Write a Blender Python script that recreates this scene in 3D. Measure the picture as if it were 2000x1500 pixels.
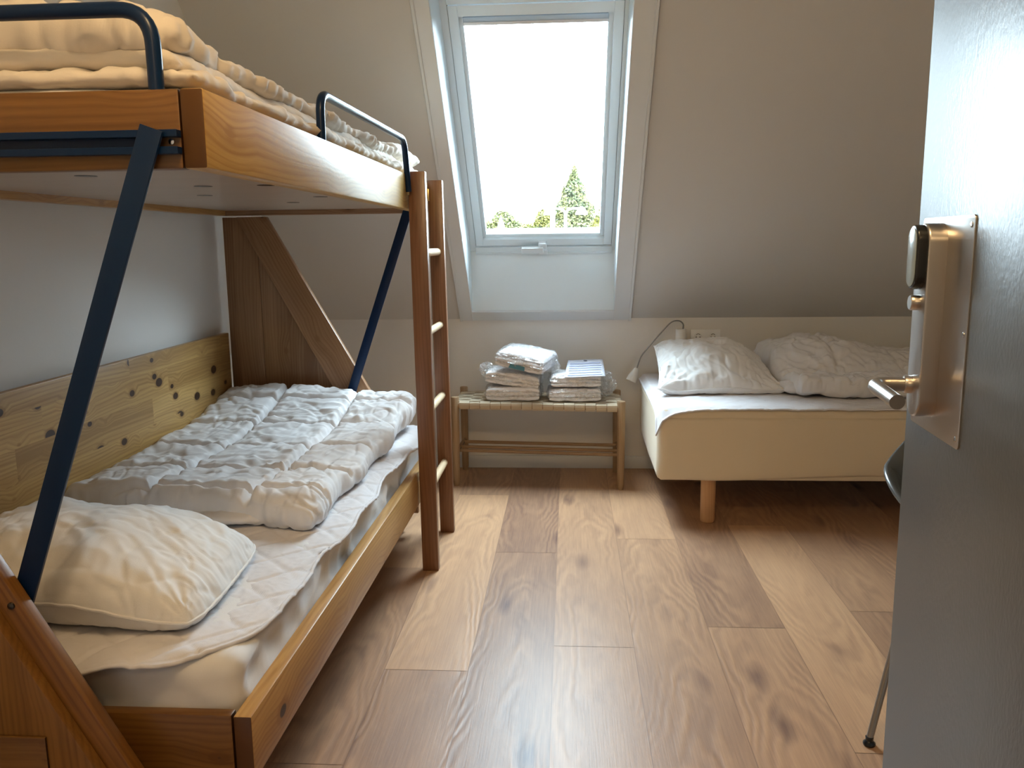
import bpy, bmesh, math, random
from mathutils import Vector, Matrix, noise
V = Vector
sc = bpy.context.scene
COL = sc.collection
for o in list(bpy.data.objects): bpy.data.objects.remove(o)

# ------------------------------------------------------------------ camera
F, YAW, PITCH, ROLL = 1634.3, -0.0683093, 0.167466, -0.0119087
cy, sy, cp, sp = math.cos(YAW), math.sin(YAW), math.cos(PITCH), math.sin(PITCH)
fw = V((sy*cp, cy*cp, -sp)); rt = V((cy, -sy, 0)); up = rt.cross(fw)
cr, sr = math.cos(ROLL), math.sin(ROLL)
R_, U_ = cr*rt + sr*up, -sr*rt + cr*up
cam = bpy.data.objects.new('camera', bpy.data.cameras.new('camera')); COL.objects.link(cam)
M = Matrix((R_, U_, -fw)).transposed().to_4x4(); M.translation = V((0, 0, 1.2)); cam.matrix_world = M
cam.data.sensor_width = 36; cam.data.lens = 36*F/2000; cam.data.clip_start = .02; cam.data.clip_end = 500
sc.camera = cam

# ------------------------------------------------------------------ sky, light, exposure
sc.view_settings.view_transform = 'Standard'; sc.view_settings.look = 'None'
sc.view_settings.gamma = 1; sc.view_settings.exposure = 0.45; sc.view_settings.use_curve_mapping = False
w = bpy.data.worlds.new('sky'); sc.world = w; w.use_nodes = True
bg = w.node_tree.nodes['Background']; bg.inputs[0].default_value = (.71, .87, 1, 1); bg.inputs[1].default_value = 27.0
SKY_PORTAL = True

def light(name, kind, loc, energy, color, size=.1, rot=(0, 0, 0), sizey=None):
    l = bpy.data.lights.new(name, kind); l.energy = energy; l.color = color
    if kind == 'AREA':
        l.size = size
        if sizey: l.shape = 'RECTANGLE'; l.size_y = sizey
    elif kind == 'SUN': l.angle = size
    else: l.shadow_soft_size = size
    o = bpy.data.objects.new(name, l); COL.objects.link(o); o.location = loc; o.rotation_euler = rot
    return o
WARM = (1, .68, .34)
lamp_pos = V((-.15, .66, 2.30))
light('ceiling_lamp_bulb', 'POINT', lamp_pos, 17, WARM, .075)
light('hall_lamp_bulb', 'POINT', (.15, -1.0, 2.2), 9, WARM, .10)
sun = light('sun', 'SUN', (0, -10, 30), 5.0, (1, .95, .82), .01, (math.radians(52), 0, math.radians(-12)))

# ------------------------------------------------------------------ helpers
def wloc(o):
    v = V((0, 0, 0))
    while o is not None: v = v + o.location; o = o.parent
    return v

def tag(o, label, cat, group=None, kind=None):
    if label: o['label'] = label
    if cat: o['category'] = cat
    if group: o['group'] = group
    if kind: o['kind'] = kind
    return o

def thing(name, loc, label, cat, group=None, rz=0):
    o = bpy.data.objects.new(name, None); COL.objects.link(o); o.empty_display_size = .05
    o.location = loc; o.rotation_euler = (0, 0, rz)
    return tag(o, label, cat, group)

def mk(name, verts, faces, mat, parent=None, smooth=False, origin=None, local=False, uvs=None):
    """mesh in world coordinates, its origin put at the parent (or at its own base)"""
    me = bpy.data.meshes.new(name)
    if local: off = V((0, 0, 0))
    elif parent is not None: off = wloc(parent)
    elif origin is not None: off = V(origin)
    else:
        xs = [v[0] for v in verts]; ys = [v[1] for v in verts]; zs = [v[2] for v in verts]
        off = V(((min(xs)+max(xs))/2, (min(ys)+max(ys))/2, min(zs)))
    me.from_pydata([V(v)-off for v in verts], [], faces)
    me.update()
    if smooth: me.polygons.foreach_set('use_smooth', [True]*len(me.polygons))
    if mat:
        for m in (mat if isinstance(mat, (list, tuple)) else [mat]): me.materials.append(m)
    o = bpy.data.objects.new(name, me); COL.objects.link(o)
    if parent is not None: o.parent = parent
    elif not local: o.location = off
    return o

def struct(o):
    o['kind'] = 'structure'; return o

def bm_obj(name, bm, mat, parent=None, smooth=False, local=False, origin=None):
    bm.normal_update()
    vs = [v.co.copy() for v in bm.verts]; bm.verts.index_update()
    fs = [[v.index for v in f.verts] for f in bm.faces]; bm.free()
    return mk(name, vs, fs, mat, parent, smooth, origin, local)

def autosmooth(o, ang=40):
    me = o.data
    bm = bmesh.new(); bm.from_mesh(me)
    for f in bm.faces: f.smooth = True
    for e in bm.edges:
        e.smooth = not (len(e.link_faces) == 2 and e.calc_face_angle(0) > math.radians(ang))
    bm.to_mesh(me); bm.free(); return o

def add_box(bm, lo, hi, bev=0, seg=2):
    r = bmesh.ops.create_cube(bm, size=1)
    vs = r['verts']
    for v in vs:
        v.co = V([(lo[i]+hi[i])/2 + v.co[i]*(hi[i]-lo[i]) for i in range(3)])
    if bev:
        es = list({e for v in vs for e in v.link_edges})
        bmesh.ops.bevel(bm, geom=es, offset=bev, segments=seg, affect='EDGES', profile=.5)

def box(name, lo, hi, mat, parent=None, bev=.002, local=False, seg=2):
    bm = bmesh.new(); add_box(bm, lo, hi, bev, seg)
    return autosmooth(bm_obj(name, bm, mat, parent, local=local), 30) if bev else bm_obj(name, bm, mat, parent, local=local)

def board(name, p, q, wdir, wd, th, mat, parent, bev=.003):
    """plank whose length is the object's local X, so the grain follows it"""
    p, q = V(p), V(q); X = (q-p); L = X.length; X.normalize()
    Y = V(wdir) - X*V(wdir).dot(X); Y.normalize(); Z = X.cross(Y)
    bm = bmesh.new(); add_box(bm, (-L/2, -wd/2, -th/2), (L/2, wd/2, th/2), bev, 2)
    o = autosmooth(bm_obj(name, bm, mat, None, local=True), 30)
    m = Matrix((X, Y, Z)).transposed().to_4x4(); m.translation = (p+q)/2 - (wloc(parent) if parent else V((0, 0, 0)))
    if parent is not None: o.parent = parent
    o.matrix_local = m
    return o

def prism(name, pts, y0, y1, mat, parent, bev=.002):
    """polygon in x,z extruded along y"""
    bm = bmesh.new()
    a = [bm.verts.new((x, y0, z)) for x, z in pts]; b = [bm.verts.new((x, y1, z)) for x, z in pts]
    n = len(pts)
    bm.faces.new(a); bm.faces.new(b[::-1])
    for i in range(n): bm.faces.new((a[i], b[i], b[(i+1) % n], a[(i+1) % n]))
    bmesh.ops.recalc_face_normals(bm, faces=bm.faces)
    if bev: bmesh.ops.bevel(bm, geom=list(bm.edges), offset=bev, segments=2, affect='EDGES', profile=.5)
    return autosmooth(bm_obj(name, bm, mat, parent), 30)

def fillet(pts, r, n=8):
    out = [V(pts[0])]
    for i in range(1, len(pts)-1):
        a, b, c = V(pts[i-1]), V(pts[i]), V(pts[i+1])
        u = (a-b).normalized(); v = (c-b).normalized()
        rr = min(r, (a-b).length*.49, (c-b).length*.49)
        s, e = b+u*rr, b+v*rr
        for k in range(n+1):
            t = k/n; out.append(s*(1-t)**2 + b*2*t*(1-t) + e*t*t)
    out.append(V(pts[-1])); return out

def smooth_path(pts, n=8):
    """Catmull-Rom"""
    P = [V(p) for p in pts]; P = [2*P[0]-P[1]] + P + [2*P[-1]-P[-2]]; out = []
    for i in range(1, len(P)-2):
        for k in range(n):
            t = k/n
            out.append(.5*((2*P[i]) + (-P[i-1]+P[i+1])*t + (2*P[i-1]-5*P[i]+4*P[i+1]-P[i+2])*t*t + (-P[i-1]+3*P[i]-3*P[i+1]+P[i+2])*t**3))
    out.append(P[-2]); return out

def add_tube(bm, path, rad, seg=12, caps=True):
    path = [V(p) for p in path]; n = len(path); rings = []
    prev = None
    for i, p in enumerate(path):
        t = (path[min(i+1, n-1)] - path[max(i-1, 0)]).normalized()
        if prev is None:
            a = V((0, 0, 1)) if abs(t.z) < .9 else V((1, 0, 0)); nrm = (a - t*a.dot(t)).normalized()
        else: nrm = (prev - t*prev.dot(t)).normalized()
        prev = nrm; b = t.cross(nrm)
        r = rad[i] if isinstance(rad, (list, tuple)) else rad
        rings.append([bm.verts.new(p + (nrm*math.cos(k*2*math.pi/seg) + b*math.sin(k*2*math.pi/seg))*r) for k in range(seg)])
    for i in range(n-1):
        for k in range(seg):
            bm.faces.new((rings[i][k], rings[i][(k+1) % seg], rings[i+1][(k+1) % seg], rings[i+1][k]))
    if caps: bm.faces.new(rings[0][::-1]); bm.faces.new(rings[-1])

def tube(name, path, rad, mat, parent=None, seg=12, local=False, origin=None):
    bm = bmesh.new(); add_tube(bm, path, rad, seg)
    return autosmooth(bm_obj(name, bm, mat, parent, local=local, origin=origin), 50)

def lathe(name, prof, c, axis, mat, parent=None, seg=24, local=False):
    """prof: (radius, height along axis)"""
    bm = bmesh.new(); c = V(c); A = V(axis).normalized()
    a = V((0, 0, 1)) if abs(A.z) < .9 else V((1, 0, 0)); N = (a-A*a.dot(A)).normalized(); B = A.cross(N)
    rings = []
    for r, h in prof:
        rings.append([bm.verts.new(c + A*h + (N*math.cos(k*2*math.pi/seg)+B*math.sin(k*2*math.pi/seg))*max(r, 1e-5)) for k in range(seg)])
    for i in range(len(prof)-1):
        for k in range(seg): bm.faces.new((rings[i][k], rings[i][(k+1) % seg], rings[i+1][(k+1) % seg], rings[i+1][k]))
    bm.faces.new(rings[0][::-1]); bm.faces.new(rings[-1])
    return autosmooth(bm_obj(name, bm, mat, parent, local=local), 45)

def grid_faces(N, Mm, off=0, flip=False):
    fs = []
    for i in range(N-1):
        for j in range(Mm-1):
            a = off+i*Mm+j
            q = (a, a+1, a+Mm+1, a+Mm)
            fs.append(q[::-1] if flip else q)
    return fs

def nz(x, y, z=0.0): return noise.noise(V((x, y, z)))
def ridge(x, y, z=0.0): return 1-abs(nz(x, y, z))*2
def sstep(a, b, x):
    t = max(0, min(1, (x-a)/(b-a))); return t*t*(3-2*t)

# ------------------------------------------------------------------ materials
def newmat(name):
    m = bpy.data.materials.new(name); m.use_nodes = True
    nt = m.node_tree; b = nt.nodes['Principled BSDF']
    return m, nt, b
def nn(nt, t, **kw):
    n = nt.nodes.new(t)
    for k, v in kw.items(): setattr(n, k, v)
    return n
def plain(name, col, rough=.5, metal=0, bump=0, bscale=60, coat=0, spec=None, var=.02):
    m, nt, b = newmat(name)
    b.inputs['Base Color'].default_value = (*col, 1); b.inputs['Roughness'].default_value = rough
    b.inputs['Metallic'].default_value = metal; b.inputs['Coat Weight'].default_value = coat
    if spec is not None: b.inputs['Specular IOR Level'].default_value = spec
    tc = nn(nt, 'ShaderNodeTexCoord'); no = nn(nt, 'ShaderNodeTexNoise'); no.inputs['Scale'].default_value = bscale; no.inputs['Detail'].default_value = 4
    nt.links.new(tc.outputs['Object'], no.inputs['Vector'])
    if bump:
        bp = nn(nt, 'ShaderNodeBump'); bp.inputs['Strength'].default_value = bump; bp.inputs['Distance'].default_value = .002
        nt.links.new(no.outputs['Fac'], bp.inputs['Height']); nt.links.new(bp.outputs[0], b.inputs['Normal'])
    mr = nn(nt, 'ShaderNodeMapRange'); mr.inputs['To Min'].default_value = max(0, rough-var); mr.inputs['To Max'].default_value = min(1, rough+var)
    nt.links.new(no.outputs['Fac'], mr.inputs['Value']); nt.links.new(mr.outputs[0], b.inputs['Roughness'])
    return m

def pine(name, light_c, dark_c, rough=.36, knots=1.0, axis='X', coat=.12, knotscale=5.0, knotr=.085, kcol=(.05, .022, .010), figure=1.0, stave=0, slen=.8, spec=.4):
    m, nt, b = newmat(name); L = nt.links
    tc = nn(nt, 'ShaderNodeTexCoord'); oi = nn(nt, 'ShaderNodeObjectInfo')
    basis = {'X': ((1, 0, 0), (0, 1, 0), (0, 0, 1)), 'Z': ((0, 0, 1), (1, 0, 0), (0, 1, 0)), 'Y': ((0, 1, 0), (1, 0, 0), (0, 0, 1)),
             'D': ((-.489, 0, .872), (.872, 0, .489), (0, 1, 0))}[axis]
    cmb = nn(nt, 'ShaderNodeCombineXYZ')
    for i in range(3):
        d = nn(nt, 'ShaderNodeVectorMath', operation='DOT_PRODUCT'); d.inputs[1].default_value = basis[i]
        L.new(tc.outputs['Object'], d.inputs[0])
        ma = nn(nt, 'ShaderNodeMath', operation='MULTIPLY_ADD'); ma.inputs[1].default_value = (13.7, 7.3, .4)[i]
        L.new(oi.outputs['Random'], ma.inputs[0]); L.new(d.outputs['Value'], ma.inputs[2]); L.new(ma.outputs[0], cmb.inputs[i])
    P = cmb.outputs[0]
    tone = None
    if stave:
        s1 = nn(nt, 'ShaderNodeSeparateXYZ'); L.new(P, s1.inputs[0])
        def q(op, a, b2):
            n = nn(nt, 'ShaderNodeMath', operation=op)
            for i, z in enumerate((a, b2)):
                if isinstance(z, (int, float)): n.inputs[i].default_value = z
                elif z is not None: L.new(z, n.inputs[i])
            return n.outputs[0]
        iy = q('FLOOR', q('DIVIDE', s1.outputs['Y'], stave), None)
        w1 = nn(nt, 'ShaderNodeTexWhiteNoise', noise_dimensions='1D'); L.new(iy, w1.inputs['W'])
        ix = q('FLOOR', q('ADD', q('DIVIDE', s1.outputs['X'], slen), w1.outputs['Value']), None)
        c9 = nn(nt, 'ShaderNodeCombineXYZ'); L.new(ix, c9.inputs[0]); L.new(iy, c9.inputs[1])
        w2 = nn(nt, 'ShaderNodeTexWhiteNoise', noise_dimensions='2D'); L.new(c9.outputs[0], w2.inputs['Vector']); tone = w2.outputs['Value']
        sh = nn(nt, 'ShaderNodeVectorMath', operation='MULTIPLY_ADD'); sh.inputs[1].default_value = (3, 1.7, 0)
        L.new(w2.outputs['Color'], sh.inputs[0]); L.new(P, sh.inputs[2]); P = sh.outputs[0]
    def scaled(v, k):
        n = nn(nt, 'ShaderNodeVectorMath', operation='MULTIPLY'); n.inputs[1].default_value = k; L.new(v, n.inputs[0]); return n.outputs[0]
    def tex(v, sc_, det=2, rgh=.5):
        n = nn(nt, 'ShaderNodeTexNoise'); n.inputs['Scale'].default_value = sc_; n.inputs['Detail'].default_value = det; n.inputs['Roughness'].default_value = rgh
        L.new(v, n.inputs['Vector']); return n.outputs['Fac']
    def mth(op, a, b2=None, c=None):
        n = nn(nt, 'ShaderNodeMath', operation=op)
        for i, q in enumerate((a, b2, c)):
            if q is None: continue
            if isinstance(q, (int, float)): n.inputs[i].default_value = q
            else: L.new(q, n.inputs[i])
        return n.outputs[0]
    def rng(v, a, b2, c=0, d=1):
        n = nn(nt, 'ShaderNodeMapRange'); n.inputs['From Min'].default_value = a; n.inputs['From Max'].default_value = b2
        n.inputs['To Min'].default_value = c; n.inputs['To Max'].default_value = d; L.new(v, n.inputs['Value']); return n.outputs[0]
    vo = nn(nt, 'ShaderNodeTexVoronoi', voronoi_dimensions='2D'); vo.inputs['Scale'].default_value = knotscale; L.new(scaled(P, (.66, 1.0, 1)), vo.inputs['Vector'])
    dist = vo.outputs['Distance']
    sepc = nn(nt, 'ShaderNodeSeparateColor'); L.new(vo.outputs['Color'], sepc.inputs[0])
    size = rng(sepc.outputs[0], .35, 1, 0, knotr)                        # some cells carry no knot at all
    core = mth('SUBTRACT', size, dist); kf = mth('MULTIPLY', rng(core, 0, .018), knots)
    ring = mth('MULTIPLY', rng(core, -.07, 0), knots*.35)
    warp = tex(scaled(P, (1.1, 4, 4)), 1, 2); push = mth('MULTIPLY', rng(dist, 0, .32, 1, 0), .020)
    sep = nn(nt, 'ShaderNodeSeparateXYZ'); L.new(P, sep.inputs[0])
    yy = mth('ADD', mth('MULTIPLY_ADD', warp, .085*figure, sep.outputs['Y']), push)
    yz = mth('MULTIPLY_ADD', sep.outputs['Z'], .6, yy)
    cb = nn(nt, 'ShaderNodeCombineXYZ'); L.new(yy, cb.inputs['Y']); L.new(sep.outputs['Z'], cb.inputs['Z']); L.new(mth('MULTIPLY', sep.outputs['X'], .035), cb.inputs['X'])
    fine = tex(cb.outputs[0], 160, 3, .65); broad = tex(cb.outputs[0], 16, 2)
    st = mth('SINE', mth('MULTIPLY_ADD', yz, 520, mth('MULTIPLY', broad, 14)))
    st = mth('POWER', mth('MULTIPLY_ADD', st, .5, .5), 2.5)             # narrow dark latewood lines
    f = mth('ADD', mth('MULTIPLY', fine, .55), mth('MULTIPLY', broad, .75))
    f = mth('SUBTRACT', f, mth('MULTIPLY', st, .16)); f = mth('SUBTRACT', f, ring)
    if tone is not None: f = mth('ADD', f, mth('MULTIPLY_ADD', tone, .24, -.12))
    fac = rng(f, .38, .82)
    c = nn(nt, 'ShaderNodeMix', data_type='RGBA'); c.inputs['A'].default_value = (*dark_c, 1); c.inputs['B'].default_value = (*light_c, 1)
    L.new(fac, c.inputs['Factor'])
    c2 = nn(nt, 'ShaderNodeMix', data_type='RGBA'); c2.inputs['B'].default_value = (*kcol, 1)
    L.new(kf, c2.inputs['Factor']); L.new(c.outputs['Result'], c2.inputs['A'])
    last = c2.outputs['Result']
    if axis == 'X':
        sn = nn(nt, 'ShaderNodeSeparateXYZ'); L.new(tc.outputs['Normal'], sn.inputs[0])
        gt = mth('GREATER_THAN', mth('ABSOLUTE', sn.outputs['X']), .9)
        c3 = nn(nt, 'ShaderNodeMix', data_type='RGBA'); c3.inputs['B'].default_value = (dark_c[0]*.24, dark_c[1]*.20, dark_c[2]*.26, 1)
        L.new(gt, c3.inputs['Factor']); L.new(last, c3.inputs['A']); last = c3.outputs['Result']
    L.new(last, b.inputs['Base Color'])
    b.inputs['Roughness'].default_value = rough; b.inputs['Coat Weight'].default_value = coat; b.inputs['Coat Roughness'].default_value = .22; b.inputs['Specular IOR Level'].default_value = spec
    bp = nn(nt, 'ShaderNodeBump'); bp.inputs['Strength'].default_value = .22; bp.inputs['Distance'].default_value = .001
    L.new(f, bp.inputs['Height']); L.new(bp.outputs[0], b.inputs['Normal'])
    return m

def fabric(name, col, rough=.85, wr=.5, scale=18, weave=0):
    m, nt, b = newmat(name); L = nt.links
    b.inputs['Base Color'].default_value = (*col, 1); b.inputs['Roughness'].default_value = rough
    b.inputs['Sheen Weight'].default_value = .15; b.inputs['Specular IOR Level'].default_value = .25
    tc = nn(nt, 'ShaderNodeTexCoord')
    n1 = nn(nt, 'ShaderNodeTexNoise'); n1.inputs['Scale'].default_value = scale; n1.inputs['Detail'].default_value = 5; n1.inputs['Distortion'].default_value = .8
    n1.noise_type = 'RIDGED_MULTIFRACTAL' if hasattr(n1, 'noise_type') else n1.noise_type
    L.new(tc.outputs['Object'], n1.inputs['Vector'])
    n2 = nn(nt, 'ShaderNodeTexNoise'); n2.inputs['Scale'].default_value = 350; L.new(tc.outputs['Object'], n2.inputs['Vector'])
    ad = nn(nt, 'ShaderNodeMath', operation='MULTIPLY_ADD'); ad.inputs[1].default_value = .12; L.new(n2.outputs['Fac'], ad.inputs[0]); L.new(n1.outputs['Fac'], ad.inputs[2])
    bp = nn(nt, 'ShaderNodeBump'); bp.inputs['Strength'].default_value = wr; bp.inputs['Distance'].default_value = .004
    L.new(ad.outputs[0], bp.inputs['Height']); L.new(bp.outputs[0], b.inputs['Normal'])
    return m

PINE = pine('pine_honey', (.56, .33, .115), (.38, .19, .055))
PINE_RAIL = pine('pine_yellow_glow', (.62, .40, .13), (.42, .23, .06), rough=.33, coat=0, knotscale=4, spec=.2)  # pine lightened and yellowed, window glow on the upper rail put into the colour
PINE_END = pine('pine_shaded', (.21, .098, .022), (.125, .050, .009), knotscale=5.5, knotr=.12)  # near end beams: pine darkened, dimness of that end put into the colour
PINE_BACK = pine('pine_knotty', (.60, .38, .14), (.36, .20, .065), knotscale=10, knotr=.17, rough=.4, coat=.1, stave=.088, slen=.7)
PINE_Z = pine('pine_vertical', (.38, .215, .11), (.25, .125, .058), axis='Z', knotscale=6, stave=.11, slen=3)
PINE_END_Z = pine('pine_vertical_shaded', (.26, .12, .028), (.16, .066, .013), axis='Z')  # darker copy of the upright pine, near end shade held in the colour
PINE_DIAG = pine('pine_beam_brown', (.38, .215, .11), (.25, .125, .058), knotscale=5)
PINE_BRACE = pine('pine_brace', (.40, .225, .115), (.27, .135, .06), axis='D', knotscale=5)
PINE_NEAR = pine('pine_brace_shaded', (.27, .118, .024), (.15, .056, .009), axis='D', knotscale=3.2)  # near brace pine, shade of the near end painted into its tones
PINE_LADDER = pine('pine_ladder', (.265, .126, .064), (.17, .074, .034), rough=.3, knotscale=2.6)
BEECH = plain('beech_rung', (.66, .50, .32), .35, coat=.2)
PLYBASE = pine('laminate_underside', (.50, .40, .32), (.44, .35, .27), rough=.35, knots=0, coat=.2)
BLUE = plain('navy_lacquer', (.003, .019, .065), .28, spec=.28, var=0)
BLUE2 = plain('navy_strip', (.010, .032, .080), .4, bump=.1)
STEEL = plain('brushed_steel', (.56, .53, .50), .30, 1, var=.01)
CHROME = plain('chrome', (.62, .63, .64), .22, 1)
BOLT = plain('dark_bolt', (.10, .09, .08), .35, .9)
BLACK = plain('black_plastic', (.015, .016, .018), .25)
READER = plain('reader_glass', (.32, .38, .38), .15, coat=.6)
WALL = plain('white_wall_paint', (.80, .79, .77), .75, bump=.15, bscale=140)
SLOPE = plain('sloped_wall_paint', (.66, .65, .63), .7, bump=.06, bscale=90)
TRIM = plain('white_trim_paint', (.74, .77, .79), .38)
UPVC = plain('white_window_lacquer', (.76, .84, .88), .3)
UPVC2 = plain('white_handle_plastic', (.80, .86, .90), .3)
BLIND = plain('blind_cloth', (.50, .60, .70), .8)
GASKET = plain('gasket', (.16, .18, .2), .6)
CEIL = plain('ceiling_paint', (.78, .77, .74), .85)
DOOR = None
WHITE_PLASTIC = plain('white_plastic', (.90, .91, .91), .35)
DUVET = fabric('duvet_cotton', (.80, .79, .80), .8, .35, 16)
DUVET_UP = fabric('duvet_cotton_upper', (.78, .71, .62), .8, .4, 18)
PILLOW = fabric('pillow_cotton', (.82, .81, .80), .8, .35, 9)
PAD = fabric('quilted_pad_cotton', (.74, .72, .74), .85, .4, 30)
SHEET = fabric('sheet_cotton', (.78, .77, .77), .85, .3, 7)
CREAM = fabric('cream_bed_cover', (.74, .64, .48), .9, .12, 8)
TOWEL = fabric('white_towel', (.86, .85, .87), .95, .25, 60)
PAPER = plain('paper', (.66, .68, .78), .7)
PRINT = plain('printed_ink', (.42, .46, .58), .7)
CARD = plain('teal_card', (.09, .27, .38), .5)
WOODLEG = pine('oiled_beech_leg', (.62, .38, .20), (.52, .29, .14), rough=.45, knots=0, axis='Z', coat=0)
BENCHW = pine('bench_oak', (.40, .27, .155), (.30, .19, .10), rough=.5, knots=0, axis='Z', coat=0)
BENCHX = pine('bench_oak_rail', (.38, .25, .145), (.29, .18, .095), rough=.5, knots=0, axis='X', coat=0)
WEB = fabric('seat_webbing', (.52, .43, .31), .85, .2, 60)
CHAIRM = plain('grey_moulded_shell', (.10, .11, .115), .25, coat=.4)
LEGM = plain('satin_metal_leg', (.35, .31, .27), .35, .8)

def plastic_wrap():
    m = bpy.data.materials.new('clear_wrap'); m.use_nodes = True; nt = m.node_tree; L = nt.links
    nt.nodes.remove(nt.nodes['Principled BSDF']); out = nt.nodes['Material Output']
    tr = nn(nt, 'ShaderNodeBsdfTransparent'); gl = nn(nt, 'ShaderNodeBsdfGlossy'); gl.inputs['Roughness'].default_value = .12
    gl.inputs['Color'].default_value = (1, 1, 1, 1)
    df = nn(nt, 'ShaderNodeBsdfDiffuse'); df.inputs['Color'].default_value = (.85, .88, .9, 1)
    m1 = nn(nt, 'ShaderNodeMixShader'); m1.inputs[0].default_value = .22; L.new(gl.outputs[0], m1.inputs[1]); L.new(df.outputs[0], m1.inputs[2])
    tc = nn(nt, 'ShaderNodeTexCoord'); no = nn(nt, 'ShaderNodeTexNoise'); no.inputs['Scale'].default_value = 45; no.inputs['Detail'].default_value = 3; no.inputs['Distortion'].default_value = 1.5
    L.new(tc.outputs['Object'], no.inputs['Vector'])
    bp = nn(nt, 'ShaderNodeBump'); bp.inputs['Strength'].default_value = 1; bp.inputs['Distance'].default_value = .01
    L.new(no.outputs['Fac'], bp.inputs['Height']); L.new(bp.outputs[0], gl.inputs['Normal'])
    mr = nn(nt, 'ShaderNodeMapRange'); mr.inputs['From Min'].default_value = .40; mr.inputs['From Max'].default_value = .68
    mr.inputs['To Min'].default_value = .16; mr.inputs['To Max'].default_value = .62; L.new(no.outputs['Fac'], mr.inputs['Value'])
    m2 = nn(nt, 'ShaderNodeMixShader'); L.new(mr.outputs[0], m2.inputs[0]); L.new(tr.outputs[0], m2.inputs[1]); L.new(m1.outputs[0], m2.inputs[2])
    L.new(m2.outputs[0], out.inputs['Surface']); return m
WRAP = plastic_wrap()

def pane_mat():
    m = bpy.data.materials.new('window_glass'); m.use_nodes = True; nt = m.node_tree; L = nt.links
    nt.nodes.remove(nt.nodes['Principled BSDF']); out = nt.nodes['Material Output']
    tr = nn(nt, 'ShaderNodeBsdfTransparent'); tr.inputs['Color'].default_value = (.97, .99, .98, 1)
    gl = nn(nt, 'ShaderNodeBsdfGlossy'); gl.inputs['Roughness'].default_value = .01
    fr = nn(nt, 'ShaderNodeFresnel'); fr.inputs['IOR'].default_value = 1.3
    m2 = nn(nt, 'ShaderNodeMixShader'); L.new(fr.outputs[0], m2.inputs[0]); L.new(tr.outputs[0], m2.inputs[1]); L.new(gl.outputs[0], m2.inputs[2])
    L.new(m2.outputs[0], out.inputs['Surface']); return m
GLASS = pane_mat()

def door_mat():
    m, nt, b = newmat('grey_door_paint'); L = nt.links
    b.inputs['Base Color'].default_value = (.095, .097, .096, 1); b.inputs['Roughness'].default_value = .36; b.inputs['Specular IOR Level'].default_value = .38
    tc = nn(nt, 'ShaderNodeTexCoord'); mp = nn(nt, 'ShaderNodeMapping'); mp.inputs['Scale'].default_value = (1, 1, .55); L.new(tc.outputs['Object'], mp.inputs['Vector'])
    no = nn(nt, 'ShaderNodeTexNoise'); no.inputs['Scale'].default_value = 190; no.inputs['Detail'].default_value = 3; L.new(mp.outputs[0], no.inputs['Vector'])
    n2 = nn(nt, 'ShaderNodeTexNoise'); n2.inputs['Scale'].default_value = 30; L.new(mp.outputs[0], n2.inputs['Vector'])
    ad = nn(nt, 'ShaderNodeMath', operation='ADD'); L.new(no.outputs['Fac'], ad.inputs[0]); L.new(n2.outputs['Fac'], ad.inputs[1])
    bp = nn(nt, 'ShaderNodeBump'); bp.inputs['Strength'].default_value = .35; bp.inputs['Distance'].default_value = .0012
    L.new(ad.outputs[0], bp.inputs['Height']); L.new(bp.outputs[0], b.inputs['Normal']); return m
DOOR = door_mat()

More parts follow.
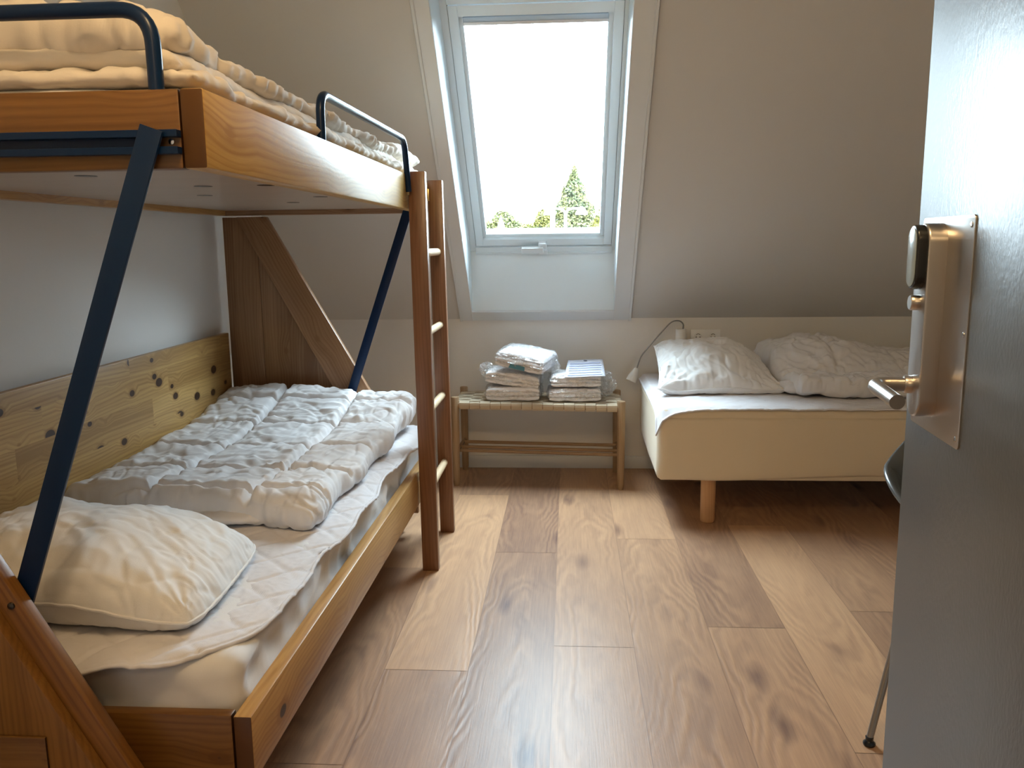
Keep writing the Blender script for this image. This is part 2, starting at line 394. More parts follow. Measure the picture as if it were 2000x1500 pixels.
def floor_mat():
    m, nt, b = newmat('oak_vinyl_planks'); L = nt.links
    at = nn(nt, 'ShaderNodeAttribute'); at.attribute_name = 'plank'   # r = tone, g = seed, b = grain kind
    sp_ = nn(nt, 'ShaderNodeSeparateColor'); L.new(at.outputs['Color'], sp_.inputs[0])
    uv = nn(nt, 'ShaderNodeUVMap'); uv.uv_map = 'UVMap'
    su = nn(nt, 'ShaderNodeSeparateXYZ'); L.new(uv.outputs[0], su.inputs[0])    # u: across m, v: along m (centred)
    tc = nn(nt, 'ShaderNodeTexCoord')
    sd = nn(nt, 'ShaderNodeMath', operation='MULTIPLY'); sd.inputs[1].default_value = 37; L.new(sp_.outputs[1], sd.inputs[0])
    def comb(x, y, z):
        c = nn(nt, 'ShaderNodeCombineXYZ')
        for i, s in enumerate((x, y, z)):
            if s is not None: L.new(s, c.inputs[i])
        return c.outputs[0]
    def mul(s, k, add=None):
        a = nn(nt, 'ShaderNodeMath', operation='MULTIPLY_ADD' if add is not None else 'MULTIPLY'); L.new(s, a.inputs[0]); a.inputs[1].default_value = k
        if add is not None:
            if isinstance(add, float): a.inputs[2].default_value = add
            else: L.new(add, a.inputs[2])
        return a.outputs[0]
    u, v = su.outputs['X'], su.outputs['Y']
    # cathedral figure: rings around a slanted axis, warped
    wn = nn(nt, 'ShaderNodeTexNoise'); wn.inputs['Scale'].default_value = 1; wn.inputs['Detail'].default_value = 3; wn.inputs['Roughness'].default_value = .5
    L.new(comb(mul(u, 9, sd.outputs[0]), mul(v, 3.0), sd.outputs[0]), wn.inputs['Vector'])
    wc = nn(nt, 'ShaderNodeTexNoise'); wc.inputs['Scale'].default_value = 1; wc.inputs['Detail'].default_value = 1
    L.new(comb(sd.outputs[0], mul(v, 1.6), None), wc.inputs['Vector'])
    uc = nn(nt, 'ShaderNodeMath', operation='SUBTRACT'); L.new(u, uc.inputs[0])
    cs = mul(wc.outputs['Fac'], .16, -.08); L.new(cs, uc.inputs[1])
    ab = nn(nt, 'ShaderNodeMath', operation='POWER'); ab.inputs[1].default_value = 2; L.new(uc.outputs[0], ab.inputs[0])
    ph = mul(ab.outputs[0], 260, mul(v, 5.5, mul(wn.outputs['Fac'], 5.0)))
    si = nn(nt, 'ShaderNodeMath', operation='SINE'); L.new(mul(ph, 5.0), si.inputs[0])
    # only near the plank centre and modulated
    md = nn(nt, 'ShaderNodeTexNoise'); md.inputs['Scale'].default_value = 1; L.new(comb(mul(u, 7, sd.outputs[0]), mul(v, 1.3), None), md.inputs['Vector'])
    mr = nn(nt, 'ShaderNodeMapRange'); mr.inputs['From Min'].default_value = .42; mr.inputs['From Max'].default_value = .62; L.new(md.outputs['Fac'], mr.inputs['Value'])
    fig = nn(nt, 'ShaderNodeMath', operation='MULTIPLY'); L.new(si.outputs[0], fig.inputs[0]); L.new(mr.outputs[0], fig.inputs[1])
    # fine fibre
    fb = nn(nt, 'ShaderNodeTexNoise'); fb.inputs['Scale'].default_value = 1; fb.inputs['Detail'].default_value = 4; fb.inputs['Roughness'].default_value = .65
    L.new(comb(mul(u, 260), mul(v, 7, mul(wn.outputs['Fac'], 2.0)), sd.outputs[0]), fb.inputs['Vector'])
    # blotches and knots
    bl = nn(nt, 'ShaderNodeTexNoise'); bl.inputs['Scale'].default_value = 1; bl.inputs['Detail'].default_value = 3; L.new(comb(mul(u, 14), mul(v, 3.2), sd.outputs[0]), bl.inputs['Vector'])
    vo = nn(nt, 'ShaderNodeTexVoronoi'); vo.inputs['Scale'].default_value = 1; L.new(comb(mul(u, 6.5), mul(v, 2.1), sd.outputs[0]), vo.inputs['Vector'])
    kn = nn(nt, 'ShaderNodeMapRange'); kn.inputs['From Min'].default_value = .02; kn.inputs['From Max'].default_value = .22; kn.inputs['To Min'].default_value = 1; kn.inputs['To Max'].default_value = 0; L.new(vo.outputs['Distance'], kn.inputs['Value'])
    kb = nn(nt, 'ShaderNodeMath', operation='MULTIPLY'); L.new(kn.outputs[0], kb.inputs[0]); L.new(bl.outputs['Fac'], kb.inputs[1])
    tone = nn(nt, 'ShaderNodeMix', data_type='RGBA'); tone.inputs['A'].default_value = (.235, .132, .088, 1); tone.inputs['B'].default_value = (.545, .325, .185, 1)
    t1 = mul(fb.outputs['Fac'], .75, mul(bl.outputs['Fac'], .6, mul(fig.outputs[0], .16, mul(sp_.outputs[0], 1.0, -.68))))
    t2 = nn(nt, 'ShaderNodeMath', operation='SUBTRACT'); L.new(t1, t2.inputs[0]); L.new(mul(kb.outputs[0], 1.5), t2.inputs[1]); t2.use_clamp = False
    cl = nn(nt, 'ShaderNodeClamp'); cl.inputs['Min'].default_value = -.5; cl.inputs['Max'].default_value = 1.4; L.new(t2.outputs[0], cl.inputs['Value'])
    tone.clamp_factor = False
    L.new(cl.outputs[0], tone.inputs['Factor']); L.new(tone.outputs['Result'], b.inputs['Base Color'])
    hgt = mul(fb.outputs['Fac'], .6, mul(fig.outputs[0], .5))
    bp = nn(nt, 'ShaderNodeBump'); bp.inputs['Strength'].default_value = .5; bp.inputs['Distance'].default_value = .0008
    L.new(hgt, bp.inputs['Height']); L.new(bp.outputs[0], b.inputs['Normal'])
    b.inputs['Roughness'].default_value = .38; b.inputs['Specular IOR Level'].default_value = .38
    return m
FLOOR = floor_mat()

def leaf_mat(name, a, b_):
    m, nt, b = newmat(name); L = nt.links
    tc = nn(nt, 'ShaderNodeTexCoord'); no = nn(nt, 'ShaderNodeTexNoise'); no.inputs['Scale'].default_value = 1.6; no.inputs['Detail'].default_value = 5
    L.new(tc.outputs['Object'], no.inputs['Vector'])
    c = nn(nt, 'ShaderNodeMix', data_type='RGBA'); c.inputs['A'].default_value = (*a, 1); c.inputs['B'].default_value = (*b_, 1)
    mr = nn(nt, 'ShaderNodeMapRange'); mr.inputs['From Min'].default_value = .35; mr.inputs['From Max'].default_value = .65
    L.new(no.outputs['Fac'], mr.inputs['Value']); L.new(mr.outputs[0], c.inputs['Factor']); L.new(c.outputs['Result'], b.inputs['Base Color'])
    b.inputs['Roughness'].default_value = .8; return m
LEAF1 = leaf_mat('conifer_leaf', (.034, .044, .014), (.098, .088, .024))
LEAF2 = leaf_mat('bush_leaf', (.046, .054, .014), (.085, .080, .020))
LEAF3 = leaf_mat('yellow_leaf', (.062, .060, .006), (.100, .084, .008))
BARK = plain('bark', (.08, .06, .04), .9, bump=.5, bscale=10)
BRIGHT = plain('white_render', (.8, .8, .8), .8)
SLATE = plain('pale_roof', (.05, .06, .07), .8)
GRASS = plain('grass', (.04, .06, .015), .95)

# ------------------------------------------------------------------ room shell
XL, XR, YN, YB = -1.42, 2.42, .30, 4.385
KZ, CZ = .805, 2.40
SD = V((0, -math.cos(math.radians(46)), math.sin(math.radians(46))))   # up the slope
SN = V((0, math.sin(math.radians(46)), math.cos(math.radians(46))))    # out of the room
P0 = V((0, YB, KZ))
def S(x, t, m=0): return P0 + V((x, 0, 0)) + SD*t + SN*m
TC = (CZ-KZ)/SD.z; YC = S(0, TC).y

# floor as planks, each one a quad carrying its tone
def build_floor():
    rnd = random.Random(5)
    x0, wd = -.2855, .2405
    joints = {-1: [2.196, 3.876], 0: [3.124], 1: [2.357], 2: [3.291], 3: [2.504], 4: [3.475], 5: [2.637], -2: [1.75, 2.95]}
    tones = {(-1, 1): .88, (-1, 0): .42, (-1, 2): .42, (0, 0): .28, (0, 1): .22, (1, 0): .66, (1, 1): .62, (2, 0): .58, (2, 1): .78, (3, 0): .66, (3, 1): .36,
             (4, 0): .90, (4, 1): .55, (5, 0): .40, (5, 1): .60, (-2, 1): .5, (-2, 0): .5}
    verts, faces, tone, seed, uvs = [], [], [], [], []
    for c in range(-6, 13):
        xa = x0 + (c)*wd; xb = xa+wd
        xa_, xb_ = max(xa, -1.9), min(xb, 2.6)
        js = list(joints.get(c, [1.0+rnd.random()*1.4]))
        y = js[0]
        ys = [y]
        while ys[0] > -2.2: ys.insert(0, ys[0]-1.62)
        base = len(ys)-1
        for j in js[1:]: ys.append(j)
        while ys[-1] < 4.6: ys.append(ys[-1]+1.62)
        for k in range(len(ys)-1):
            ya, yb = max(ys[k], -2.2), min(ys[k+1], 4.6)
            if yb <= ya: continue
            row = k-base+1
            g = .0009
            i = len(verts)
            verts += [(xa_+g, ya+g, 0), (xb_-g, ya+g, 0), (xb_-g, yb-g, 0), (xa_+g, yb-g, 0)]
            faces.append((i, i+1, i+2, i+3))
            tone.append(tones.get((c, row), rnd.uniform(.35, .85))); seed.append(rnd.random())
            cx, cy_ = (xa+xb)/2, (ys[k]+ys[k+1])/2
            fl = rnd.choice((-1, 1))
            uvs += [((xq-cx), (yq-cy_)*fl) for xq, yq in ((xa_, ya), (xb_, ya), (xb_, yb), (xa_, yb))]
    i = len(verts)   # grooves between planks
    verts += [(-1.9, -2.2, -.0015), (2.6, -2.2, -.0015), (2.6, 4.6, -.0015), (-1.9, 4.6, -.0015)]
    faces.append((i, i+1, i+2, i+3)); tone.append(0.0); seed.append(.1); uvs += [(0, 0)]*4
    # a slab under the planks gives the floor its thickness
    i = len(verts)
    verts += [(-1.9, -2.2, -.12), (2.6, -2.2, -.12), (2.6, 4.6, -.12), (-1.9, 4.6, -.12)]
    faces.append((i+3, i+2, i+1, i)); tone.append(0.0); seed.append(.1); uvs += [(0, 0)]*4
    o = mk('floor', verts, faces, FLOOR, local=True)
    me = o.data
    a = me.attributes.new('plank', 'FLOAT_COLOR', 'FACE')
    for k in range(len(faces)): a.data[k].color = (tone[k], seed[k], 0, 1)
    ul = me.uv_layers.new(name='UVMap')
    for k, q in enumerate(uvs): ul.data[k].uv = q
    return struct(o)
build_floor()

def slab_poly(name, poly, nrm, th, mat, parent=None):
    """closed slab: polygon (world) extruded away from the room by th along nrm"""
    n = len(poly); nrm = V(nrm)
    vs = [V(p) for p in poly] + [V(p)+nrm*th for p in poly]
    fs = [tuple(range(n)), tuple(range(2*n-1, n-1, -1))] + [(i, (i+1) % n, n+(i+1) % n, n+i) for i in range(n)]
    o = mk(name, vs, fs, mat, parent)
    bm = bmesh.new(); bm.from_mesh(o.data); bmesh.ops.recalc_face_normals(bm, faces=bm.faces); bm.to_mesh(o.data); bm.free()
    return o
struct(slab_poly('wall_left', [(XL, -.1, 0), (XL, YB, 0), (XL, YB, KZ), (XL, YC, CZ), (XL, -.1, CZ)], (-1, 0, 0), .12, WALL))
struct(slab_poly('wall_right', [(XR, -.1, 0), (XR, YB, 0), (XR, YB, KZ), (XR, YC, CZ), (XR, -.1, CZ)], (1, 0, 0), .12, WALL))
struct(slab_poly('wall_back', [(XL-.1, YB, 0), (XR+.1, YB, 0), (XR+.1, YB, KZ), (XL-.1, YB, KZ)], (0, 1, 0), .25, WALL))
struct(slab_poly('ceiling', [(-1.9, -2.2, CZ), (2.6, -2.2, CZ), (2.6, YC+.01, CZ), (-1.9, YC+.01, CZ)], (0, 0, 1), .15, CEIL))

# sloped wall with the window opening
OX0, OX1, OT0, OT1, WM = -.500, .233, .066, 1.884, .2165
def build_slope():
    bm = bmesh.new()
    X = [XL-.1, OX0-.0125, OX1+.0125, XR+.1]; T_ = [-.02, OT0-.013, OT1+.02, TC+.02]
    def cell(i, j):
        vs = [bm.verts.new(S(X[i+a], T_[j+b], m)) for m in (0, .20) for a, b in ((0, 0), (1, 0), (1, 1), (0, 1))]
        bm.faces.new(vs[:4]); bm.faces.new(vs[4:][::-1])
        for k in range(4): bm.faces.new((vs[k], vs[4+k], vs[4+(k+1) % 4], vs[(k+1) % 4]))
    for i in range(3):
        for j in range(3):
            if (i, j) != (1, 1): cell(i, j)
    bmesh.ops.remove_doubles(bm, verts=bm.verts, dist=1e-5)
    seen = {}
    for f in list(bm.faces):                                   # drop the inner double faces
        k = tuple(sorted(v.index for v in f.verts)); 
        seen.setdefault(k, []).append(f)
    bm.verts.index_update()
    seen = {}
    for f in list(bm.faces): seen.setdefault(tuple(sorted(v.index for v in f.verts)), []).append(f)
    for k, l in seen.items():
        if len(l) > 1:
            for f in l: bm.faces.remove(f)
    bmesh.ops.recalc_face_normals(bm, faces=bm.faces)
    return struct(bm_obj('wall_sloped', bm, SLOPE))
build_slope()

# hall behind the camera and the front wall with its doorway
DX0, DX1 = -.45, .475
struct(slab_poly('wall_front', [(XL, YN, 0), (DX0, YN, 0), (DX0, YN, 2.1), (DX1, YN, 2.1), (DX1, YN, 0), (XR, YN, 0), (XR, YN, CZ), (XL, YN, CZ)], (0, -1, 0), .12, WALL))
struct(slab_poly('wall_hall', [(-1.42, -1.9, 0), (2.42, -1.9, 0), (2.42, -1.9, CZ), (-1.42, -1.9, CZ)], (0, -1, 0), .12, WALL))
struct(slab_poly('wall_hall_left', [(-1.42, -1.9, 0), (-1.42, -.1, 0), (-1.42, -.1, CZ), (-1.42, -1.9, CZ)], (-1, 0, 0), .12, WALL))
struct(slab_poly('wall_hall_right', [(2.42, -1.9, 0), (2.42, -.1, 0), (2.42, -.1, CZ), (2.42, -1.9, CZ)], (1, 0, 0), .12, WALL))

# ------------------------------------------------------------------ window
def sbox(bm, x0, x1, t0, t1, m0, m1, bev=.0015):
    n0 = len(bm.verts)
    r = bmesh.ops.create_cube(bm, size=1); vs = r['verts']
    for v in vs:
        a, b, c = v.co
        v.co = S(x0+(a+.5)*(x1-x0), t0+(b+.5)*(t1-t0), m0+(c+.5)*(m1-m0))
    if bev: bmesh.ops.bevel(bm, geom=list({e for v in vs for e in v.link_edges}), offset=bev, segments=1, affect='EDGES')
def sob(name, boxes, mat, parent, bev=.0015):
    bm = bmesh.new()
    for b in boxes: sbox(bm, *b, bev=bev)
    return bm_obj(name, bm, mat, parent)
FT0, FT1 = .289, 1.64
# lining: vertical below, square at the sides, level above
def q_slab(name, a, b, c, d, out, th, mat, parent):
    return slab_poly(name, [a, b, c, d], out, th, mat, parent)
win = struct(thing('window_1', S(-.133, OT0), None, None)); 
fb_ = V((0, S(0, FT0, WM).y, S(0, FT0, WM).z)); ob_ = S(0, OT0)
LIN = []
q_slab('window_lining', V((OX0, ob_.y, ob_.z)), V((OX1, ob_.y, ob_.z)), V((OX1, ob_.y+.001, fb_.z)), V((OX0, ob_.y+.001, fb_.z)), (0, 1, 0), .012, UPVC, win)
ft_ = S(0, FT1, WM)
for xx, d in ((OX0, -1), (OX1, 1)):
    q_slab('window_lining', V((xx, ob_.y, ob_.z)), V((xx, fb_.y+.03, fb_.z)), V((xx, ft_.y+.01, ft_.z+.01)), S(xx, OT1), (d, 0, 0), .012, UPVC, win)
q_slab('window_lining', V((OX0, ft_.y, ft_.z)), V((OX1, ft_.y, ft_.z)), S(OX1, OT1), S(OX0, OT1), (0, 0, 1), .012, UPVC, win)
# fixed frame
fx0, fx1 = OX0+.001, OX1-.001
m0, m1 = WM-.004, WM+.09
sob('window_frame', [(fx0, -.4725, FT0-.02, FT1+.02, m0, m1), (.219, fx1, FT0-.02, FT1+.02, m0, m1),
                     (-.4725, .219, FT0-.004, FT0+.028, WM-.014, m1), (-.4725, .219, FT0-.012, FT0-.003, WM-.020, m1), (-.4725, .219, FT1-.028, FT1+.02, m0, m1)], UPVC, win)
sob('window_gasket', [(-.4725, -.468, .318, 1.612, WM+.002, WM+.06), (.2145, .219, .318, 1.612, WM+.002, WM+.06), (-.47, .2165, .3195, .3245, WM+.002, WM+.06)], GASKET, win, 0)
# sash: outer member and a stepped glazing bead
ss = sob('window_sash', [(-.468, -.432, .325, 1.605, WM-.006, WM+.055), (.178, .2145, .325, 1.605, WM-.006, WM+.055),
                    (-.432, .178, .325, .365, WM-.006, WM+.055), (-.432, .178, 1.563, 1.605, WM-.006, WM+.055),
                    (-.432, -.416, .365, 1.563, WM+.014, WM+.055), (.158, .178, .365, 1.563, WM+.014, WM+.055),
                    (-.416, .158, .365, .384, WM+.014, WM+.055), (-.416, .158, 1.552, 1.563, WM+.014, WM+.055)], UPVC, win)
sob('blind_cassette', [(-.414, .156, 1.528, 1.550, WM+.006, WM+.028)], BLIND, ss)
sob('blind_bottom_bar', [(-.414, .156, 1.519, 1.529, WM+.004, WM+.022)], plain('alu_bar', (.7, .74, .78), .35, .6), ss)
sob('window_pane', [(-.418, .16, .38, 1.556, WM+.036, WM+.042)], GLASS, win, 0)
hd = sob('window_handle', [(-.150, -.112, .316, .352, WM-.028, WM-.006), (-.236, -.128, .312, .336, WM-.044, WM-.026), (-.147, -.108, .296, .318, WM-.040, WM-.010)], UPVC2, win, .003)
# architraves
tr = struct(sob('trim_1', [(-.560, OX0-.001, .002, 2.19, -.012, .002), (-.566, -.556, .002, 2.19, -.018, .002)], TRIM, None)); 
tr2 = struct(sob('trim_2', [(OX1+.002, .312, .002, 2.19, -.012, .002), (.312, .322, .002, 2.19, -.020, .002)], TRIM, None))
tr3 = struct(sob('trim_3', [(OX0-.002, OX1+.002, .002, OT0-.001, -.012, .018)], TRIM, None))
# baseboard
struct(box('baseboard_back', (XL, YB-.014, 0), (XR, YB, .068), TRIM, None, .003))
struct(box('baseboard_left', (XL, YN, 0), (XL+.014, YB-.015, .068), TRIM, None, .003))
struct(box('baseboard_right', (XR-.014, YN, 0), (XR, YB-.015, .068), TRIM, None, .003))

if SKY_PORTAL:
    p = light('sky_portal', 'AREA', S(-.13, .955, WM+.12), 1, (1, 1, 1), .62, sizey=1.25)
    p.rotation_euler = Matrix((V((1, 0, 0)), (SN.cross(V((1, 0, 0)))), SN)).transposed().to_euler()
    p.data.cycles.is_portal = True

# ------------------------------------------------------------------ bunk bed
bunk = thing('bunk_bed', (-1.0, 2.3, 0), 'honey pine bunk bed with navy metal struts standing along the left wall', 'bunk bed')
Y0, Y1 = 1.29, 3.345
# upper frame
ur = board('side_rail', (-.5715, Y0, 1.3775), (-.5715, Y1, 1.3775), (0, 0, 1), .119, .037, PINE_RAIL, bunk, .004)
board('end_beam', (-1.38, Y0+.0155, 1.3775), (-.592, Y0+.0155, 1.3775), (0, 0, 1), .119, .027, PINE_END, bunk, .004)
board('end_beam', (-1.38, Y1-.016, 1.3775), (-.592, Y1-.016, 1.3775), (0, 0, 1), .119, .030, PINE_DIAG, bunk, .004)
board('wall_rail', (-1.375, Y0+.03, 1.3775), (-1.375, Y1-.032, 1.3775), (0, 0, 1), .119, .03, PINE, bunk, .004)
def base_panel():
    bm = bmesh.new(); add_box(bm, (-1.36, Y0+.03, 1.338), (-.592, Y1-.032, 1.352), 0)
    return bm_obj('base_panel', bm, PLYBASE, bunk)
bp_ = base_panel()
for sx_, sy_ in ((-.83, 1.50), (-.72, 1.47), (-.94, 1.62), (-.70, 1.95), (-.85, 1.95), (-1.0, 2.3), (-.72, 2.45), (-.9, 2.75)):
    lathe('vent_hole', [(.0, -.0006), (.021, -.0006), (.021, .0)], (sx_, sy_, 1.338), (0, 0, 1), BLACK, bp_, 16)
# blue channels on the end beams
def channel(y_out, y_in):
    bm = bmesh.new()
    a, b = min(y_out, y_in), max(y_out, y_in)
    add_box(bm, (-1.38, a, 1.3645), (-.592, b, 1.3755), .001); add_box(bm, (-1.38, a, 1.3395), (-.592, b, 1.3505), .001)
    yi = (y_in-.002, y_in) if y_in > y_out else (y_in, y_in+.002)
    add_box(bm, (-1.38, yi[0], 1.3505), (-.665, yi[1], 1.3645), 0)
    return bm_obj('channel', bm, BLUE, bunk)
channel(Y0-.014, Y0+.0025); channel(Y1+.016, Y1-.001)
lathe('bolt', [(.0045, 0), (.0045, .003), (.001, .004)], (-.607, Y0+.0015, 1.3585), (0, -1, 0), CHROME, bunk, 12)
# diagonal struts (flat steel)
board('strut', (-.627, Y0-.0195, 1.377), (-.960, Y0-.0195, .500), (1, 0, .38), .036, .007, BLUE, bunk, .001)
board('strut', (-.618, Y1-.052, 1.345), (-.960, Y1-.052, .380), (1, 0, .38), .036, .007, BLUE, bunk, .001)
for xx, zz, yy, s in ((-.640, 1.36, Y0-.0235, -1), ):
    pass
# end panels
def end_panel(yf, d, x6, dm, vm):
    """yf: inner face of the brace, d: +1 outward is +y, x6: outer edge of the brace at z=.6"""
    a, b = sorted((yf, yf+d*.028)); c, e = sorted((yf+d*.029, yf+d*.052)); sl = .556
    xo = lambda z: x6 - (z-.6)*sl
    zc_ = .6 + (x6-.04+1.245)/sl
    prism('end_brace', [(xo(1.312), 1.312), (xo(.28), .28), (xo(.28), .095), (xo(.095)-.16, .095), (xo(1.312)-.122, 1.312)], a, b, dm, bunk, .003)
    prism('end_post', [(-1.385, 1.312), (-1.385, .03), (-1.247, .03), (-1.247, 1.312)], c, e, vm, bunk, .002)
    prism('end_infill', [(-1.2455, min(1.30, zc_)), (-1.2455, .03), (xo(.095)-.16, .03), (xo(.28)-.04, .28)], c, e, vm, bunk, .002)
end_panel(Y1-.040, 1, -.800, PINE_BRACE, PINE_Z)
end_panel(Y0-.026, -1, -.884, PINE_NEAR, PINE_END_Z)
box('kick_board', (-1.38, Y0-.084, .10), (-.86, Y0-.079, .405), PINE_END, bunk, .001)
lathe('bolt', [(.006, 0), (.0055, .003), (.001, .0045)], (-.912, Y0-.0545, .622), (0, -1, 0), BOLT, bunk, 16)
lathe('bolt', [(.011, 0), (.011, .002), (.0075, .002), (.0075, .006), (.003, .007)], (-.938, Y0-.0545, .578), (0, -1, 0), STEEL, bunk, 6)
# back board on the wall
bb = board('back_board', (-1.388, Y0+.01, .625), (-1.388, Y1-.042, .625), (0, 0, 1), .455, .022, PINE_BACK, bunk, .003)
# lower frame
board('side_rail', (-.5745, 1.321, .3185), (-.5645, Y1-.045, .3105), (0, 0, 1), .125, .034, PINE, bunk, .004)
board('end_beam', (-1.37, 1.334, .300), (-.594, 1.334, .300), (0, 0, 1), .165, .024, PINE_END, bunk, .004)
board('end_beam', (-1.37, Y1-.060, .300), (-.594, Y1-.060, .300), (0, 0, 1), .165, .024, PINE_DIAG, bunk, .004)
box('slat_base', (-1.37, 1.347, .265), (-.594, Y1-.075, .285), PLYBASE, bunk, .001)
# guard rails (tubes)
def hoop(pts, r, rad=.0118): return tube('guard_rail', fillet(pts, r, 8), rad, BLUE, bunk, 14)
hoop([(-.632, Y0+.016, 1.400), (-.632, Y0+.016, 1.556), (-1.30, Y0+.016, 1.556), (-1.30, Y0+.016, 1.400)], .055)
hoop([(-.574, 1.985, 1.400), (-.574, 1.985, 1.547), (-.551, 2.880, 1.547), (-.5445, 2.900, 1.375)], .05, .0105)
# mark the two blue tubes entering the top edge with small collars
# ------------------------------------------------------------------ ladder
lad = thing('ladder', (-.51, 3.13, 0), 'reddish pine ladder with pale round rungs hooked on the upper bunk', 'ladder')
board('stile', (-.511, 2.9405, .0), (-.5215, 2.9405, 1.445), (1, 0, 0), .060, .034, PINE_LADDER, lad, .003)
board('stile', (-.509, 3.359, .0), (-.524, 3.359, 1.445), (1, 0, 0), .058, .034, PINE_LADDER, lad, .003)
for z in (1.167, .876, .589, .305):
    x = -.5215 + (1.445-z)*.0073
    tube('rung', [(x, 2.956, z), (x, 3.343, z)], .0145, BEECH, lad, 16)
for y in (2.918, 3.338):
    board('hook', (-.553, y, 1.412), (-.553, y, 1.365), (1, 0, 0), .014, .006, plain('brass_hook', (.6, .5, .25), .3, .9), lad, .001)

# ------------------------------------------------------------------ soft things
def soft_slab(name, fmap, NU, NV, zc, ht, hb, mat, parent=None, extra=None, eu=.12, ev=.12, pw=2.2, origin=None, minz=None, nd=None):
    """closed cushion: fmap(u,v)->(x,y); ht/hb(u,v) height above / below the seam; extra displaces along z"""
    verts = []
    def e(s, w):
        d = min(s, 1-s)/w
        if d >= 1: return 1
        return (1-(1-d)**pw)**(1/pw)
    us = [.5-.5*math.cos(math.pi*i/(NU-1)) if False else i/(NU-1) for i in range(NU)]
    # finer steps at the rim
    def remap(s, w):
        return s
    def ease(s):   # cluster toward the ends
        return s + .16*(-math.sin(2*math.pi*s))/(2*math.pi)*1.0*2
    U = [ease(i/(NU-1)) for i in range(NU)]; W_ = [ease(j/(NV-1)) for j in range(NV)]
    for side in (1, -1):
        for u in U:
            for v in W_:
                k = e(u, eu)*e(v, ev)
                x, y = fmap(u, v)
                if side > 0:
                    z = zc(u, v) + ht(u, v)*k
                    if extra: z += extra(u, v, x, y)*k
                else:
                    z = zc(u, v) - hb(u, v)*k
                    if minz is not None: z = max(z, minz + .0)
                verts.append((x, y, z))
    n = NU*NV
    faces = grid_faces(NU, NV, 0) + grid_faces(NU, NV, n, True)
    o = mk(name, verts, faces, mat, parent, True, origin)
    bm = bmesh.new(); bm.from_mesh(o.data)
    bmesh.ops.remove_doubles(bm, verts=bm.verts, dist=2e-5); bmesh.ops.recalc_face_normals(bm, faces=bm.faces)
    if nd:
        off = wloc(o) if parent is None else wloc(parent)
        bm.normal_update()
        ds = [(v, v.normal.copy(), nd(v.co+off, v.normal)) for v in bm.verts]
        for v, n_, d in ds: v.co += n_*d
        if minz is not None:
            for v in bm.verts: v.co.z = max(v.co.z, minz-off.z)
    for f in bm.faces: f.smooth = True
    bm.to_mesh(o.data); bm.free()
    return o

def crease(x, y, z=0.0): return max(0, 1-abs(nz(x, y, z))*3.2)**2
def cloth_nd(a_side=.006, a_top=.003, s=0.0):
    def f(p, n):
        side = 1-abs(n.z)
        w_ = nz(p.x*5+s, p.y*5, p.z*5)*1.2
        g = nz(p.x*38+s+w_, p.y*38+w_, p.z*7)                        # vertical gathers on the sides
        c = crease(p.x*9+w_*1.5+s, p.y*9, p.z*12) + .7*crease(p.x*17-w_*2, p.y*14+s+w_*2, p.z*14)
        return a_side*side*(g*.9+.5*nz(p.x*16, p.y*16+s, p.z*22)) + a_top*(c-.25)
    return f

def bilin(c00, c10, c11, c01, bulge=0, rnd_=0):
    """c00 at u0v0, c10 at u1v0 ... ; bulge pulls the sides in between the corners"""
    c = [V(q) for q in (c00, c10, c11, c01)]
    ctr = sum(c, V((0, 0)))/4
    def f(u, v):
        p = c[0]*(1-u)*(1-v) + c[1]*u*(1-v) + c[2]*u*v + c[3]*(1-u)*v
        k = bulge*(math.sin(math.pi*u)*(1-math.sin(math.pi*v)) + math.sin(math.pi*v)*(1-math.sin(math.pi*u)))
        k += rnd_*abs(2*u-1)**5*abs(2*v-1)**5
        return ctr + (p-ctr)*(1-k)
    return f

def rim(name, fmap, zc, mat, parent, r=.0025, n=60, amp=.002, inset=0):
    pts = []
    for s in range(4):
        for k in range(n):
            t = k/n
            u, v = ((t, 0), (1, t), (1-t, 1), (0, 1-t))[s]
            x, y = fmap(u, v); pts.append(V((x, y, zc(u, v) + amp*nz(x*40, y*40))))
    pts.append(pts[0]); pts.append(pts[1])
    return tube(name, pts, r, mat, parent, 6)

def puck(x, y, seams_x, seams_y, depth, width=.012):
    """quilting: height factor 0 at the seams, puckers beside them"""
    d = 9; ax = 0
    for s in seams_x:
        q = abs(x-s)
        if q < d: d = q; ax = 0
    for s in seams_y:
        q = abs(y-s)
        if q < d: d = q; ax = 1
    g = math.exp(-(d/width)**2)
    k = math.exp(-(d/(width*5.5)))
    along, across = (y, x) if ax == 0 else (x, y)
    m = .35+.9*max(0, nz(x*4+3, y*4, 11)+.25)
    w_ = nz(x*7, y*7, 9)*.03
    r = nz((along+w_)*30, across*9, 3) + .8*(crease((along-w_)*16, across*5, 6)-.3)
    return -depth*g + depth*.40*k*m*r*(1-g*.6)

# ---- lower bunk bedding
def rounded_box(name, lo, hi, r, mat, parent=None, seg=5, wob=.0, sub=None):
    bm = bmesh.new(); add_box(bm, lo, hi, r, seg)
    if sub:
        es = [e for e in bm.edges if e.calc_length() > sub]
        for _ in range(4):
            es = [e for e in bm.edges if e.calc_length() > sub]
            if es: bmesh.ops.subdivide_edges(bm, edges=es, cuts=1, use_grid_fill=True)
    if wob:
        for v in bm.verts:
            n = V((nz(v.co.x*6, v.co.y*6, v.co.z*14), nz(v.co.x*6+9, v.co.y*6, v.co.z*14), nz(v.co.x*7, v.co.y*7+5, v.co.z*7)))
            v.co += n*wob
    return autosmooth(bm_obj(name, bm, mat, parent), 60)

